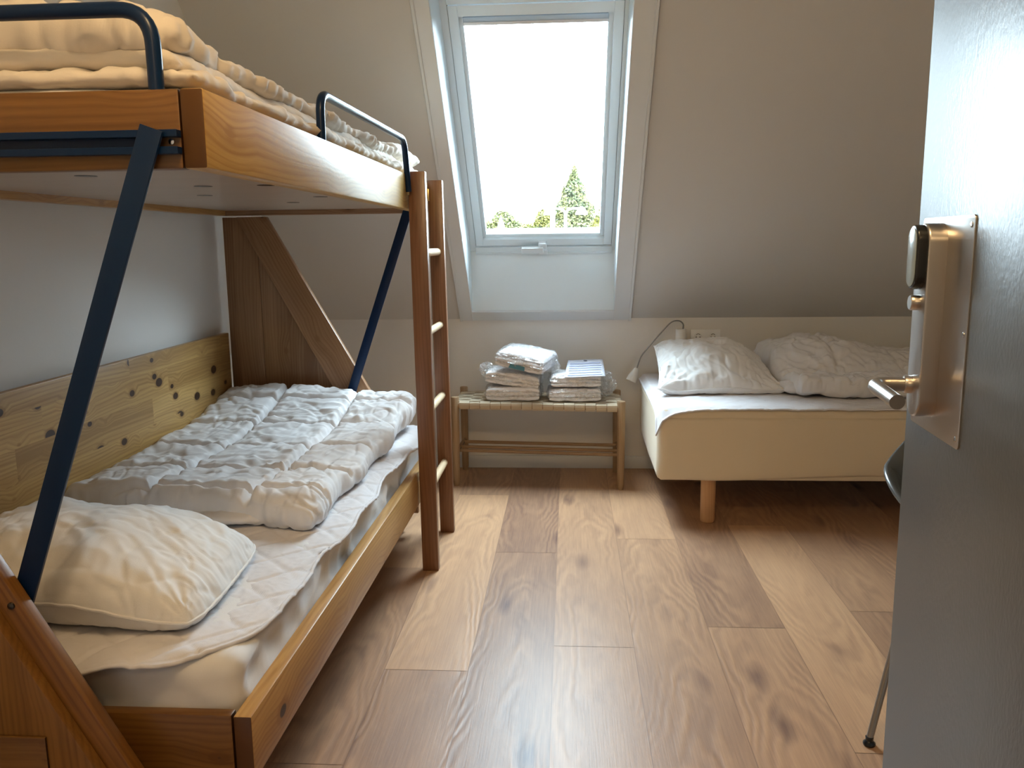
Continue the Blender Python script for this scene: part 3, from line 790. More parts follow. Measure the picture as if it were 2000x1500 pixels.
def grid_mattress(name, lo, hi, r, mat, label, cat, wob=.006, seed=0, taper=.0):
    """mattress with a creased sheet: six displaced faces"""
    x0, y0, z0 = lo; x1, y1, z1 = hi
    nx, ny, nzz = max(8, int((x1-x0)/.018)), max(8, int((y1-y0)/.018)), 14
    bm = bmesh.new()
    def face(fn, a, b):
        g = [[bm.verts.new(fn(i/a, j/b)) for j in range(b+1)] for i in range(a+1)]
        for i in range(a):
            for j in range(b): bm.faces.new((g[i][j], g[i+1][j], g[i+1][j+1], g[i][j+1]))
    L_ = lambda a, b, t: a+(b-a)*t
    face(lambda u, v: (L_(x0, x1, u), L_(y0, y1, v), z1), nx, ny); face(lambda u, v: (L_(x0, x1, u), L_(y0, y1, v), z0), nx, ny)
    face(lambda u, v: (L_(x0, x1, u), y0, L_(z0, z1, v)), nx, nzz); face(lambda u, v: (L_(x0, x1, u), y1, L_(z0, z1, v)), nx, nzz)
    face(lambda u, v: (x0, L_(y0, y1, u), L_(z0, z1, v)), ny, nzz); face(lambda u, v: (x1, L_(y0, y1, u), L_(z0, z1, v)), ny, nzz)
    bmesh.ops.remove_doubles(bm, verts=bm.verts, dist=1e-5); bmesh.ops.recalc_face_normals(bm, faces=bm.faces)
    c = V(((x0+x1)/2, (y0+y1)/2, (z0+z1)/2)); h = V(((x1-x0)/2, (y1-y0)/2, (z1-z0)/2))
    for v in bm.verts:
        p = v.co-c
        inner = V([max(-(h[i]-r), min(h[i]-r, p[i])) for i in range(3)])
        d = p-inner
        if d.length > 1e-6: p = inner + d.normalized()*min(r, d.length if max(abs(d[0]), abs(d[1]), abs(d[2])) < r-1e-6 else r)
        q = p+c
        s = (ridge(q.x*5+seed, q.y*5, q.z*9)-.5)*wob + (ridge((q.x+q.y)*9, q.z*16+q.x*6, seed)-.5)*wob*.5
        dirv = d.normalized() if d.length > 1e-6 else V((0, 0, 1))
        v.co = q + dirv*s*(1 if p.z > -h.z+.02 else 0)
    o = bm_obj(name, bm, mat, None, True)
    return tag(o, label, cat)

low_mat = grid_mattress('mattress', (-1.374, 1.352, .287), (-.597, 3.262, .474), .035, SHEET, 'white sheeted mattress filling the lower bunk under the duvet', 'mattress', .013, 3)

def lower_pad():
    # quilted pad lying on the mattress, hanging slightly over the near and right edges
    NU, NV = 150, 320
    xa, xb, ya, yb = -1.365, -.560, 1.325, 3.25
    verts = []
    def edge_x(y):   # right hand edge in plan
        w_ = .010*math.sin(y*7)+.006*math.sin(y*17+1)
        return -.578 + w_ + .012*sstep(1.9, 3.0, y)
    def plan(u, v):
        y = ya + (yb-ya)*v
        ex = edge_x(y)
        # rounded near-right corner
        x = xa + (ex-xa)*u
        cxr, r = ex-.17, .17
        if x > cxr:
            yy = ya + (r - math.sqrt(max(0, r*r-(x-cxr)**2)))*1.25
            y = yy + (yb-yy)*v
        y += .012*math.sin(x*9)*(1-v)*max(0, 1-v*6)
        return x, y
    def zt(x, y):
        z = .4815 + .0035*nz(x*5, y*5)
        # waves at the rim
        dn = y-ya; dr = edge_x(y)-x
        z += (.010*math.sin(x*16+1.0)+.004*math.sin(x*37))*math.exp(-max(0, dn)/.06)
        z -= .010*sstep(.05, 0, dn)
        z -= .008*sstep(.035, 0, dr)*(1 + .8*math.sin(y*11))
        # diamond quilting
        a = (x*.9+y*.9)/.125; b = (x*.9-y*.9)/.125
        g = max(math.exp(-((a-round(a))/.05)**2), math.exp(-((b-round(b))/.05)**2))
        z += -.0042*g + .0014*nz(x*60, y*60, 1)
        return z
    for s in (0, 1):
        for i in range(NU):
            for j in range(NV):
                u, v = i/(NU-1), j/(NV-1)
                u = u**.8
                x, y = plan(u, v); k = 1
                d = min(1-u, v*3, 1)/.012
                e = min(1, max(0, d))
                z = zt(x, y)
                if s == 0: z += -.006*(1-e)
                else: z += -.011 + .004*(1-e)
                verts.append((x, y, z))
    n = NU*NV
    o = mk('mattress_pad', verts, grid_faces(NU, NV) + grid_faces(NU, NV, n, True) +
           [(i*NV, n+i*NV, n+(i+1)*NV, (i+1)*NV) for i in range(NU-1)] + [((NU-1)*NV+j, n+(NU-1)*NV+j, n+(NU-1)*NV+j+1, (NU-1)*NV+j+1) for j in range(NV-1)], PAD, None, True)
    tag(o, 'white quilted mattress pad spread over the lower bunk mattress', 'mattress pad')
    # bound edge
    pts = []
    for k in range(90):
        u = k/89; x, y = plan(u, 0); pts.append((x, y-.001, zt(x, y)-.007))
    for k in range(1, 160):
        v = k/159; x, y = plan(1, v); pts.append((x+.001, y, zt(x, y)-.007))
    tube('piping', pts, .0045, PAD, o, 8)
    return o
lower_pad()

def lower_duvet():
    SX = (-1.12, -.83); SY = (2.09, 2.33, 2.60, 2.88, 3.12)
    c = bilin((-1.375, 2.10), (-.640, 1.985), (-.600, 3.275), (-1.385, 3.275), 0)
    def fm(u, v):
        p = c(u, v)
        return (p[0] + .010*math.sin(v*23)*(1 if u > .5 else .2)*abs(2*u-1)**3, p[1] + .014*math.sin(u*11+.6)*(1-v)**4)
    def zc(u, v): return .535 + .045*sstep(.55, 1, v) - .012*(1-v)
    def ht(u, v):
        x, y = fm(u, v)
        h = .040 + .032*sstep(.72, .97, v)*(.6+.5*math.sin(x*6.2+2.6)) + .012*nz(x*3.1, y*3.1)
        # raised middle at the front fold
        h += .014*math.exp(-((y-2.09)/.07)**2)
        return h
    def ex(u, v, x, y):
        xx, yy = x + .012*nz(x*3, y*3, 5), y + .018*nz(x*2.5, y*2.5, 8)
        q = puck(xx, yy, SX, SY, .030, .011)
        wr = .007*(ridge(x*6+2*nz(x*4, y*4), y*7, 2)-.55) + .004*(ridge(x*15, y*12+nz(x*9, y*9), 4)-.5)
        return q + wr
    o = soft_slab('duvet', fm, 170, 260, zc, ht, lambda u, v: .048 + .03*sstep(.6, 1, v), DUVET, None, ex, .07, .045, 2.4, minz=.483, nd=cloth_nd(.006, .0055, 1))
    # folded lower layer peeping out at the front
    def fm2(u, v):
        p = bilin((-1.36, 2.06), (-.665, 2.00), (-.635, 2.70), (-1.36, 2.70))(u, v)
        return (p[0]+.006*math.sin(v*17), p[1] + .016*math.sin(u*13+2.2)*(1-v) - .03*math.exp(-((u-.42)/.2)**2)*(1-v))
    o2 = soft_slab('lower_fold', fm2, 110, 70, lambda u, v: .503, lambda u, v: .016, lambda u, v: .017, DUVET, o,
                   lambda u, v, x, y: .004*(ridge(x*14, y*14, 7)-.5), .06, .10, 2.2, minz=.484, nd=cloth_nd(.004, .003, 4))
    tag(o, 'white quilted duvet folded over the far part of the lower bunk', 'duvet')
    return o
lower_duvet()

def lower_pillow():
    f0 = bilin((-1.300, 1.430), (-.688, 1.400), (-.722, 1.842), (-1.335, 1.955), -.012, .06)
    def fm(u, v): return f0(u, v)
    def zc(u, v):   # the seam line: highest at the left of the front edge, low at the right corners
        return .507 + .046*(1-u)**.8 + .010*math.sin(math.pi*u)*(1-v) + .004*math.sin(u*13)*(1-v)
    def prof(u, v):
        return (math.sin(math.pi*min(1, max(0, u)))**.45) * (math.sin(math.pi*min(1, max(0, v)))**.42)
    def ht(u, v): return (.108-.022*(1-u))*prof(u, v)+.004
    def hb(u, v): return .100*prof(u, v)+.002
    def ex(u, v, x, y):
        # creases radiating from the corners and gathers along the seam
        r = 0
        for (cu, cv, s) in ((1, 0, 1), (0, 0, 2), (1, 1, 3), (0, 1, 4)):
            du, dv = u-cu, (v-cv)*.75; d = math.hypot(du, dv); a = math.atan2(dv, du)
            r += .012*math.exp(-d/.24)*nz(a*4.5+s*7, d*2, s)
        ed = min(u, 1-u, v, 1-v)
        al = u if min(v, 1-v) < min(u, 1-u) else v
        r += .006*math.exp(-ed/.07)*nz(al*34, ed*5, 2)
        r += .012*(nz(x*7+1, y*6, 3)) + .008*(ridge(x*6+y*5, y*3-x*2, 6)-.55) + .0035*(ridge(x*18+y*9, y*14, 3)-.5)
        return r
    o = soft_slab('pillow', fm, 150, 120, zc, ht, hb, PILLOW, None, ex, .05, .06, 2.0, minz=.486, nd=cloth_nd(.003, .0035, 7))
    rim('piping', fm, zc, PILLOW, o, .0032)
    return tag(o, 'plump white pillow with piped edge at the near end of the lower bunk', 'pillow')
lower_pillow()

# ---- upper bunk bedding
grid_mattress('mattress', (-1.352, Y0+.034, 1.353), (-.597, Y1-.036, 1.447), .02, SHEET, 'thin mattress lying in the upper bunk frame', 'mattress', .004, 8)

def upper_pad():
    fm0 = bilin((-1.35, Y0+.026), (-.580, Y0+.030), (-.572, Y1+.01), (-1.35, Y1-.01))
    def fm(u, v):
        p = fm0(u, v); return (p[0]+.005*math.sin(v*40)*(u > .5)*u, p[1])
    def ex(u, v, x, y):
        e = .010*(ridge(y*11, x*4, 2)-.5) if u > .8 else .004*nz(x*8, y*8)
        e += .010*nz(x*22, y*3, 1)*(math.exp(-v/.05))
        e += .006*nz(y*28, x*4, 9)*sstep(.8, 1, u)
        return e
    o = soft_slab('mattress_pad', fm, 110, 280, lambda u, v: 1.461, lambda u, v: .014+.004*math.exp(-v/.1), lambda u, v: .012, DUVET_UP, None, ex, .035, .02, 2.2, minz=1.449, nd=cloth_nd(.008, .004, 2))
    return tag(o, 'puffy cream topper pad along the edge of the upper bunk', 'mattress pad')
upper_pad()

def upper_duvet():
    fm0 = bilin((-1.33, Y0+.052), (-.632, Y0+.070), (-.590, Y1+.055), (-1.33, Y1+.02))
    SX = (-1.1, -.84); SY = (1.62, 1.90, 2.18, 2.46, 2.74, 3.02)
    def fm(u, v):
        p = fm0(u, v); return (p[0] + .010*math.sin(v*31+1)*sstep(.8, 1, u), p[1] + .010*math.sin(u*13)*(1-v)**3)
    def zc(u, v): return 1.532 - .012*v + .004*math.sin(u*14)+.003*math.sin(u*31)
    def ht(u, v):
        x, y = fm(u, v)
        h = .038 + .012*nz(x*3, y*3, 4) + .028*math.exp(-(y-1.36)/.14) - .010*sstep(.3, .5, v) + .024*sstep(.62, .95, v)
        # sinks towards the open side
        h -= .022*sstep(.72, 1, u)
        return h
    def ex(u, v, x, y):
        q = puck(x+.01*nz(x*3, y*3), y+.012*nz(x*2, y*2), SX, SY, .020, .012)
        return q + .008*(ridge(x*9, y*13, 3)-.5) + .007*nz(y*42, x*9, 1)*sstep(.7, 1, u) + .005*nz(x*38, y*8, 5)*math.exp(-v/.03)
    o = soft_slab('duvet', fm, 150, 280, zc, ht, lambda u, v: .026, DUVET_UP, None, ex, .055, .022, 2.4, minz=1.476, nd=cloth_nd(.012, .006, 5))
    def fm2(u, v):
        p = bilin((-1.32, Y0+.044), (-.628, Y0+.062), (-.610, Y1+.03), (-1.32, Y1))(u, v); return (p[0]+.006*math.sin(v*25), p[1]+.008*math.sin(u*9+1)*(1-v)**3)
    soft_slab('lower_fold', fm2, 70, 200, lambda u, v: 1.494+.004*math.sin(u*11), lambda u, v: .021, lambda u, v: .014, DUVET_UP, o,
              lambda u, v, x, y: .006*(ridge(x*12, y*12, 3)-.5), .03, .012, 2.0, minz=1.474, nd=cloth_nd(.007, .003, 6))
    return tag(o, 'thick folded cream duvet filling the upper bunk behind the guard rails', 'duvet')
upper_duvet()

# ------------------------------------------------------------------ right bed
bed = thing('single_bed', (1.38, 3.92, 0), 'cream covered box spring bed on round wooden legs against the back wall', 'bed')
BX0, BX1, BY0, BY1 = .372, 2.375, 3.455, 4.362
def bed_body():
    # covered base: rounded vertical corners, hem that dips and rises
    prof = []; n = 10; r = .045
    path = []
    cs = [(BX0+r, BY0+r, math.pi, 1.5*math.pi), (BX1-r, BY0+r, 1.5*math.pi, 2*math.pi), (BX1-r, BY1-r, 0, .5*math.pi), (BX0+r, BY1-r, .5*math.pi, math.pi)]
    for cx, cy_, a0, a1 in cs:
        for k in range(n+1):
            a = a0+(a1-a0)*k/n; path.append((cx+r*math.cos(a), cy_+r*math.sin(a), math.cos(a), math.sin(a)))
    # densify
    P = []
    for i in range(len(path)):
        a, b = path[i], path[(i+1) % len(path)]
        d = math.hypot(a[0]-b[0], a[1]-b[1]); m = max(1, int(d/.02))
        for k in range(m):
            t = k/m; P.append([a[j]+(b[j]-a[j])*t for j in range(4)])
    def ring(zf, off):
        out = []
        for x, y, nx_, ny_ in P:
            z = zf(x, y); o_ = off(x, y, z); L = math.hypot(nx_, ny_) or 1
            out.append((x+nx_/L*o_, y+ny_/L*o_, z))
        return out
    hem = lambda x, y: .203 + (.018*sstep(.75, 1.25, x)-.004*math.exp(-((x-.62)/.12)**2) if y < BY0+.1 else 0)
    rings = []
    zs = [0, .03, .08, .14, .2, .255, .258]
    top = .470
    for t in (0, .04, .12, .3, .5, .7, .85, .95, 1):
        rings.append(ring(lambda x, y, t=t: hem(x, y)+(top-hem(x, y))*t, lambda x, y, z, t=t: -.008*math.exp(-t/.05) + .0025*nz(x*5, y*5, z*12) + .004*(1-t)*nz(x*3, y*3)))
    vs = [p for r_ in rings for p in r_]; m = len(P)
    fs = [(i*m+k, i*m+(k+1) % m, (i+1)*m+(k+1) % m, (i+1)*m+k) for i in range(len(rings)-1) for k in range(m)]
    fs.append(tuple(range((len(rings)-1)*m, len(rings)*m))); fs.append(tuple(range(m-1, -1, -1)))
    mk('base_cover', vs, fs, CREAM, bed, True)
    box('base_frame', (BX0+.012, BY0+.010, .198), (BX1-.012, BY1-.01, .25), CREAM, bed, .01)
    # mattress band
    rings = []
    for z, o_ in ((.468, .001), (.472, -.001), (.480, .0015), (.492, -.001), (.502, -.008), (.508, -.020), (.510, -.045)):
        rings.append(ring(lambda x, y, z=z: z + (.004*nz(x*3, y*3)-.003*math.exp(-(x-BX0)/.15))*(z < .5), lambda x, y, zz, o_=o_: o_ + .0022*nz((x+y)*60, z*6)*math.exp(-abs(x-BX0-.04)/.08)))
    vs = [p for r_ in rings for p in r_]
    fs = [(i*m+k, i*m+(k+1) % m, (i+1)*m+(k+1) % m, (i+1)*m+k) for i in range(len(rings)-1) for k in range(m)]
    fs.append(tuple(range((len(rings)-1)*m, len(rings)*m)))
    mk('mattress_top', vs, fs, CREAM, bed, True)
bed_body()
for lx in (.600, 2.15):
    for ly in (3.525, 4.28):
        lathe('leg', [(.028, 0), (.0305, .003), (.0315, .012), (.0315, .203)], (lx, ly, 0), (0, 0, 1), WOODLEG, bed, 28)

def pad2():
    NU, NV = 320, 150
    xa, xb, ya, yb = .352, 2.36, 3.430, 4.355
    verts = []
    def place(u, v):
        x = xa+(xb-xa)*u; y = ya+(yb-ya)*v
        # overhang drapes down
        front = 3.475 - y; left = .392 - x
        z = .5180
        if left > 0: z -= left*.6; x += left*.45
        if front > 0:
            k = math.exp(-max(0, x-.36)/.06)
            z -= front*(.16+.85*k); y += front*(.55*(1-k)) 
        corner = math.exp(-((u*(xb-xa))/.055))*math.exp(-((v*(yb-ya))/.055))
        z -= .046*corner; x -= .006*corner; y -= .006*corner
        a = (x+y)/.11; b = (x-y)/.11
        g = max(math.exp(-((a-round(a))/.06)**2), math.exp(-((b-round(b))/.06)**2))
        z += -.003*g + .0035*nz(x*7, y*7) + .0016*nz(x*50, y*50)
        return x, y, z
    for s in (0, 1):
        for i in range(NU):
            for j in range(NV):
                x, y, z = place(i/(NU-1), j/(NV-1)); verts.append((x, y, z-.008*s))
    n = NU*NV
    fs = grid_faces(NU, NV) + grid_faces(NU, NV, n, True)
    fs += [(i*NV, n+i*NV, n+(i+1)*NV, (i+1)*NV) for i in range(NU-1)] + [(j+1, n+j+1, n+j, j) for j in range(NV-1)]
    o = mk('mattress_pad', verts, fs, PAD, None, True)
    tag(o, 'pale quilted mattress pad hanging over the corner of the single bed', 'mattress pad')
    pts = [V(place(0, 1-k/59)) for k in range(60)] + [V(place(k/149, 0)) for k in range(1, 150)]
    tube('piping', [p-V((0, 0, .004)) for p in pts], .0045, PAD, o, 8)
pad2()

def pillow2():
    f0 = bilin((.400, 3.690), (.965, 3.735), (.925, 4.150), (.425, 4.130), .045, -.02)
    def zc(u, v): return .545 + .145*v**1.1*(1-.35*sstep(.55, 1, u)) - .006*math.sin(u*9)*(1-v) + .008*(1-v)*sstep(.2, 0, u)
    def prof(u, v): return (math.sin(math.pi*u)**.6)*(math.sin(math.pi*v)**.5)
    def ht(u, v): return .100*prof(u, v)+.004
    def hb(u, v): return .050*prof(u, v)+.02+.13*v*math.sin(math.pi*v)
    def ex(u, v, x, y):
        r = 0
        for (cu, cv, s) in ((1, 0, 1), (0, 0, 2), (1, 1, 3), (0, 1, 4), (.72, .85, 6)):
            du, dv = u-cu, (v-cv)*.8; d = math.hypot(du, dv); a = math.atan2(dv, du)
            r += .022*math.exp(-d/.28)*nz(a*5+s*7, d*2, s)
        ed = min(u, 1-u, v, 1-v); al = u if min(v, 1-v) < min(u, 1-u) else v
        r += .012*math.exp(-ed/.08)*nz(al*30, ed*6, 2) + .012*nz(x*8, y*8, 1) + .012*(ridge(x*8+y*6, y*7, 6)-.55) + .004*(ridge(x*22, y*17, 3)-.5)
        return r
    o = soft_slab('pillow', f0, 140, 120, zc, ht, hb, PILLOW, None, ex, .05, .06, 2.0, minz=.521, nd=cloth_nd(.004, .005, 3))
    rim('piping', f0, zc, PILLOW, o, .0032)
    return tag(o, 'crumpled white pillow propped up at the head of the single bed', 'pillow')
pillow2()

def duvet2():
    f0 = bilin((.985, 3.625), (1.95, 3.60), (1.95, 4.30), (.930, 4.300))
    def fm(u, v):
        p = f0(u, v); return (p[0]+.018*math.sin(v*9+1)*(1-u)**4, p[1]+.012*math.sin(u*19)*(1-v)**3)
    def zc(u, v): return .560 + .010*nz(u*6, v*6)
    def ht(u, v):
        x, y = fm(u, v)
        h = .050 + .075*sstep(.22, .50, v)*math.exp(-((x-1.20)/.24)**2) + .048*sstep(.3, .6, v) + .010*nz(x*4, y*4)
        return h
    def ex(u, v, x, y):
        q = puck(x+.02*nz(x*3, y*3), y+.03*nz(x*3, y*3, 2), (1.22, 1.5, 1.78), (3.82, 4.05), .018, .014)
        return q + .014*(ridge(x*7, y*8, 2)-.55) + .008*(ridge(x*17+y*9, y*13, 5)-.5) + .01*nz(x*40, y*6)*math.exp(-v/.04)
    o = soft_slab('duvet', fm, 200, 150, zc, ht, lambda u, v: .036, DUVET, None, ex, .035, .05, 2.3, minz=.523, nd=cloth_nd(.005, .007, 9))
    f2 = bilin((.945, 3.70), (1.30, 3.66), (1.30, 4.15), (.950, 4.15))
    soft_slab('loose_fold', lambda u, v: (f2(u, v)[0]+.008*math.sin(v*21), f2(u, v)[1]), 60, 60, lambda u, v: .545, lambda u, v: .030, lambda u, v: .022, DUVET, o,
              lambda u, v, x, y: .012*(ridge(x*16, y*16, 3)-.5), .12, .1, 2, minz=.522)
    return tag(o, 'rumpled white duvet folded on the single bed beside the pillow', 'duvet')
duvet2()

# ------------------------------------------------------------------ wall lamp and sockets
wl = thing('wall_lamp', (.580, YB, .67), 'small white gooseneck reading lamp fixed to the wall above the pillow', 'lamp')
lathe('lamp_base', [(.024, 0), (.027, .002), (.027, .083), (.025, .086)], (.580, YB-.029, .664), (0, 0, 1), WHITE_PLASTIC, wl, 24)
neck = smooth_path([(.590, YB-.03, .748), (.590, YB-.032, .775), (.566, YB-.038, .793), (.525, YB-.05, .785), (.470, YB-.06, .728), (.415, YB-.07, .665), (.377, YB-.08, .620), (.362, YB-.085, .585), (.350, YB-.09, .548)], 8)
tube('gooseneck', neck, .0036, plain('dull_steel_neck', (.32, .33, .34), .35, .8), wl, 10)
ax = (V((.318, YB-.10, .484))-V((.350, YB-.09, .552))).normalized()
lathe('lamp_head', [(.006, -.004), (.012, 0), (.018, .018), (.0245, .045), (.0265, .070), (.0245, .070), (.016, .02), (.001, .012)], (.350, YB-.09, .552), ax, WHITE_PLASTIC, wl, 24)

sk = thing('power_socket', (.705, YB, .70), 'white double power socket on the wall beside the reading lamp', 'socket')
box('face_plate', (.632, YB-.010, .668), (.785, YB-.001, .745), WHITE_PLASTIC, sk, .003)
for cx in (.671, .747):
    c = V((cx, YB-.0105, .7055))
    lathe('socket_well', [(.0215, 0), (.0215, .0025), (.0185, .0025), (.0170, .0004), (.0, .0004)], c, (0, -1, 0), WHITE_PLASTIC, sk, 28)
    for dx in (-.0095, .0095):
        lathe('socket_hole', [(.0028, 0), (.0028, .0012), (.0001, .0012)], c+V((dx, 0, 0)), (0, -1, 0), BLACK, sk, 10)
    tube('earth_clip', [c+V((.012*math.cos(a), -.003, .0165*math.sin(a))) for a in [math.radians(q) for q in range(40, 141, 10)]], .0012, BOLT, sk, 6)

# ------------------------------------------------------------------ bench
bench = thing('bench', (-.155, 4.16, 0), 'low oak bench with woven webbing seat under the window', 'bench')
legs = [(-.560, 4.035, .452), (.254, 3.985, .440), (-.552, 4.335, .452), (.250, 4.300, .440)]
for x, y, z in legs:
    lathe('leg', [(.0135, 0), (.0175, .02), (.0195, z*.6), (.0205, z-.004), (.018, z)], (x, y, 0), (0, 0, 1), BENCHW, bench, 20)
tube('seat_rail', [(-.545, 4.035, .412), (.240, 3.987, .407)], .014, BENCHX, bench, 12)
tube('seat_rail', [(-.540, 4.333, .412), (.240, 4.300, .407)], .014, BENCHX, bench, 12)
tube('side_rail', [(-.558, 4.05, .415), (-.552, 4.32, .415)], .013, BENCHX, bench, 12)
tube('side_rail', [(.254, 4.0, .408), (.250, 4.29, .408)], .013, BENCHX, bench, 12)
for sx0, sx1, yy in ((-.556, .252, (4.05, 4.32)), ):
    tube('side_stretcher', [(-.558, 4.05, .168), (-.552, 4.32, .168)], .010, BENCHX, bench, 12)
    tube('side_stretcher', [(.254, 4.0, .160), (.250, 4.29, .160)], .010, BENCHX, bench, 12)
for k, t in enumerate((.12, .40, .80)):
    ya = 4.05+(.27)*t; yb_ = 4.0+.29*t
    tube('long_stretcher', [(-.556, ya, .170), (.252, yb_, .162)], .0085, BENCHX, bench, 12)

def webbing():
    bm = bmesh.new()
    xl, xr = -.538, .236
    nx_, ny_ = 15, 7
    wx = (xr-xl)/nx_
    def yf(x): return 4.035 + (3.987-4.035)*(x+.545)/(.785)
    def ybk(x): return 4.333 + (4.300-4.333)*(x+.545)/(.785)
    def zt(x): return .428 - .005*(x+.545)/.785
    def strip(pts, wdir, wd, th=.0016):
        wdir = V(wdir).normalized()*wd/2
        a = [bm.verts.new(V(p)-wdir) for p in pts]; b = [bm.verts.new(V(p)+wdir) for p in pts]
        for i in range(len(pts)-1): bm.faces.new((a[i], a[i+1], b[i+1], b[i]))
    # strips running front to back, wrapping the front and the back rail
    for i in range(nx_):
        x = xl + wx*(i+.5); y0, y1, z = yf(x), ybk(x), zt(x)
        pts = [(x, y0+.016, z-.034), (x, y0-.006, z-.035), (x, y0-.0165, z-.026), (x, y0-.0175, z-.014), (x, y0-.0155, z-.004), (x, y0-.006, z+.001)]
        for j in range(ny_*6+1):
            t = j/(ny_*6); yy = y0+.006+(y1-y0-.012)*t
            ph = math.cos(math.pi*(t*ny_+i)); pts.append((x, yy, z+.0022*ph))
        pts += [(x, y1+.0155, z-.004), (x, y1+.0175, z-.016), (x, y1+.012, z-.03), (x, y1-.01, z-.032)]
        strip(pts, (1, 0, 0), wx*.93)
    for j in range(ny_):
        t = (j+.5)/ny_; pts = []
        for i in range(nx_*6+1):
            s = i/(nx_*6); x = xl+(xr-xl)*s
            yy = yf(x)+.006+(ybk(x)-yf(x)-.012)*t
            pts.append((x, yy, zt(x) - .0022*math.cos(math.pi*(s*nx_-.5))*(1 if j % 2 == 0 else -1)))
        pts = [(xl-.026, pts[0][1], .40), (xl-.034, pts[0][1], .415), (xl-.024, pts[0][1], .428)] + pts + [(xr+.024, pts[-1][1], .421), (xr+.034, pts[-1][1], .408), (xr+.026, pts[-1][1], .393)]
        strip(pts, (0, 1, 0), .033)
    o = bm_obj('woven_seat', bm, WEB, bench, False)
    sm = o.modifiers.new('thickness', 'SOLIDIFY'); sm.thickness = .0016; sm.offset = 0
    return o
webbing()

# ------------------------------------------------------------------ wrapped linen packs
def folded_pack(name, c, size, rz, tilt, label, seed, card=False, layers=3, parent_wrap=True):
    """folded towels (fold on the front) inside a crinkled clear bag"""
    root = thing(name, c, label, 'linen pack', 'wrapped linen packs on the bench')
    root.rotation_euler = (tilt[0], tilt[1], rz)
    w_, d_, h_ = size; rnd = random.Random(seed)
    # towels: layers with rounded front folds
    bm = bmesh.new()
    lh = h_/layers
    for k in range(layers):
        z0 = k*lh; nx_ = 34; prof = []
        rr = lh*.5
        fd = rnd.uniform(-.006, .004)
        for a in range(0, 9):
            an = math.pi*.5 + math.pi*a/8
            prof.append((-d_/2+rr+fd + rr*1.2*math.cos(an), z0+lh/2 + rr*.97*math.sin(an)))
        back = [(d_/2-.004, z0+lh*.02), (d_/2, z0+lh*.5), (d_/2-.004, z0+lh*.98)]
        prof = prof + back
        rings = []
        for i in range(nx_+1):
            s = i/nx_; x = (-w_/2+w_*s)
            ends = 1-.25*(abs(2*s-1)**10)
            ring = []
            for (y, z) in prof:
                n1 = .0035*nz(x*14+seed, y*12, z*40+k) + .0022*nz(x*45, y*30, z*60+seed)
                sag = -.004*(abs(2*s-1)**4)*(z/h_)
                ring.append(bm.verts.new((x*(1+rnd.uniform(-.002, .002))+(0 if 0 < i < nx_ else rnd.uniform(-.002, .002)), y*(1) + n1, max(.001, (z-h_/2)*ends+h_/2 + n1 + sag))))
            rings.append(ring)
        m = len(prof)
        for i in range(nx_):
            for q in range(m): bm.faces.new((rings[i][q], rings[i][(q+1) % m], rings[i+1][(q+1) % m], rings[i+1][q]))
        bm.faces.new(rings[0]); bm.faces.new(rings[-1][::-1])
    bmesh.ops.recalc_face_normals(bm, faces=bm.faces)
    autosmooth(bm_obj('folded_linen', bm, TOWEL, root, local=True), 70)
    if card:
        mk('card', [(-.050, -d_/2-.012, h_*.10), (.035, -d_/2-.012, h_*.08), (.035, -d_/2-.0135, h_*.36), (-.040, -d_/2-.0135, h_*.40)], [(0, 1, 2, 3)], CARD, root, local=True)
    # bag
    bm = bmesh.new()
    bmesh.ops.create_cube(bm, size=1)
    bmesh.ops.subdivide_edges(bm, edges=bm.edges, cuts=13, use_grid_fill=True)
    for v in bm.verts:
        p = v.co*2
        # superellipsoid-ish
        q = V((p.x, p.y, p.z)); 
        ex_ = V((q.x*(1-.06*q.y**2-.10*q.z**2), q.y*(1-.05*q.x**2-.12*q.z**2), q.z*(1-.10*q.x**4-.08*q.y**4)))
        n = nz(q.x*3+seed, q.y*3, q.z*3)*.010 + (ridge(q.x*6, q.y*6+seed, q.z*6)-.5)*.007
        v.co = V((ex_.x*(w_/2+.012+n), ex_.y*(d_/2+.011+n), h_/2+ex_.z*(h_/2+.004+n*.35)))
        v.co.z = max(.0008, v.co.z)
    autosmooth(bm_obj('clear_bag', bm, WRAP, root, local=True), 35)
    return root

def crumple(parent, c, r, seed, sq=(1, 1, 1)):
    bm = bmesh.new(); bmesh.ops.create_icosphere(bm, subdivisions=4, radius=1)
    for v in bm.verts:
        p = v.co.normalized()
        k = 1 + .45*nz(p.x*2+seed, p.y*2, p.z*2) + .35*(ridge(p.x*3.5, p.y*3.5+seed, p.z*3.5)-.5)
        v.co = V((p.x*r*k*sq[0]+c[0], p.y*r*k*sq[1]+c[1], max(.001, p.z*r*k*sq[2]+c[2])))
    return autosmooth(bm_obj('bag_end', bm, WRAP, parent, local=True), 25)
ZS = .4305
pk = folded_pack('towel_pack', (-.272, 4.150, ZS), (.262, .215, .068), -.02, (0, 0), 'plastic wrapped white linen pack at the bottom of the left stack on the bench', 1)
pk2 = folded_pack('towel_pack', (-.274, 4.155, ZS+.073), (.262, .210, .062), -.06, (0, .13), 'plastic wrapped linen pack in the middle of the left stack on the bench', 5)
crumple(pk2, (-.150, .0, .050), .030, 3, (1.2, .9, 1))
pk3 = folded_pack('towel_pack', (-.212, 4.130, ZS+.163), (.245, .205, .078), -.30, (.10, .16), 'tilted plastic wrapped linen pack with teal card, top of the left stack', 9, card=True, layers=3)
pk4 = folded_pack('towel_pack', (.030, 4.135, ZS-.001), (.250, .215, .062), .02, (0, 0), 'plastic wrapped white linen pack at the bottom of the right stack on the bench', 13)
crumple(pk4, (.168, .06, .055), .048, 8, (.8, 1, 1.1))
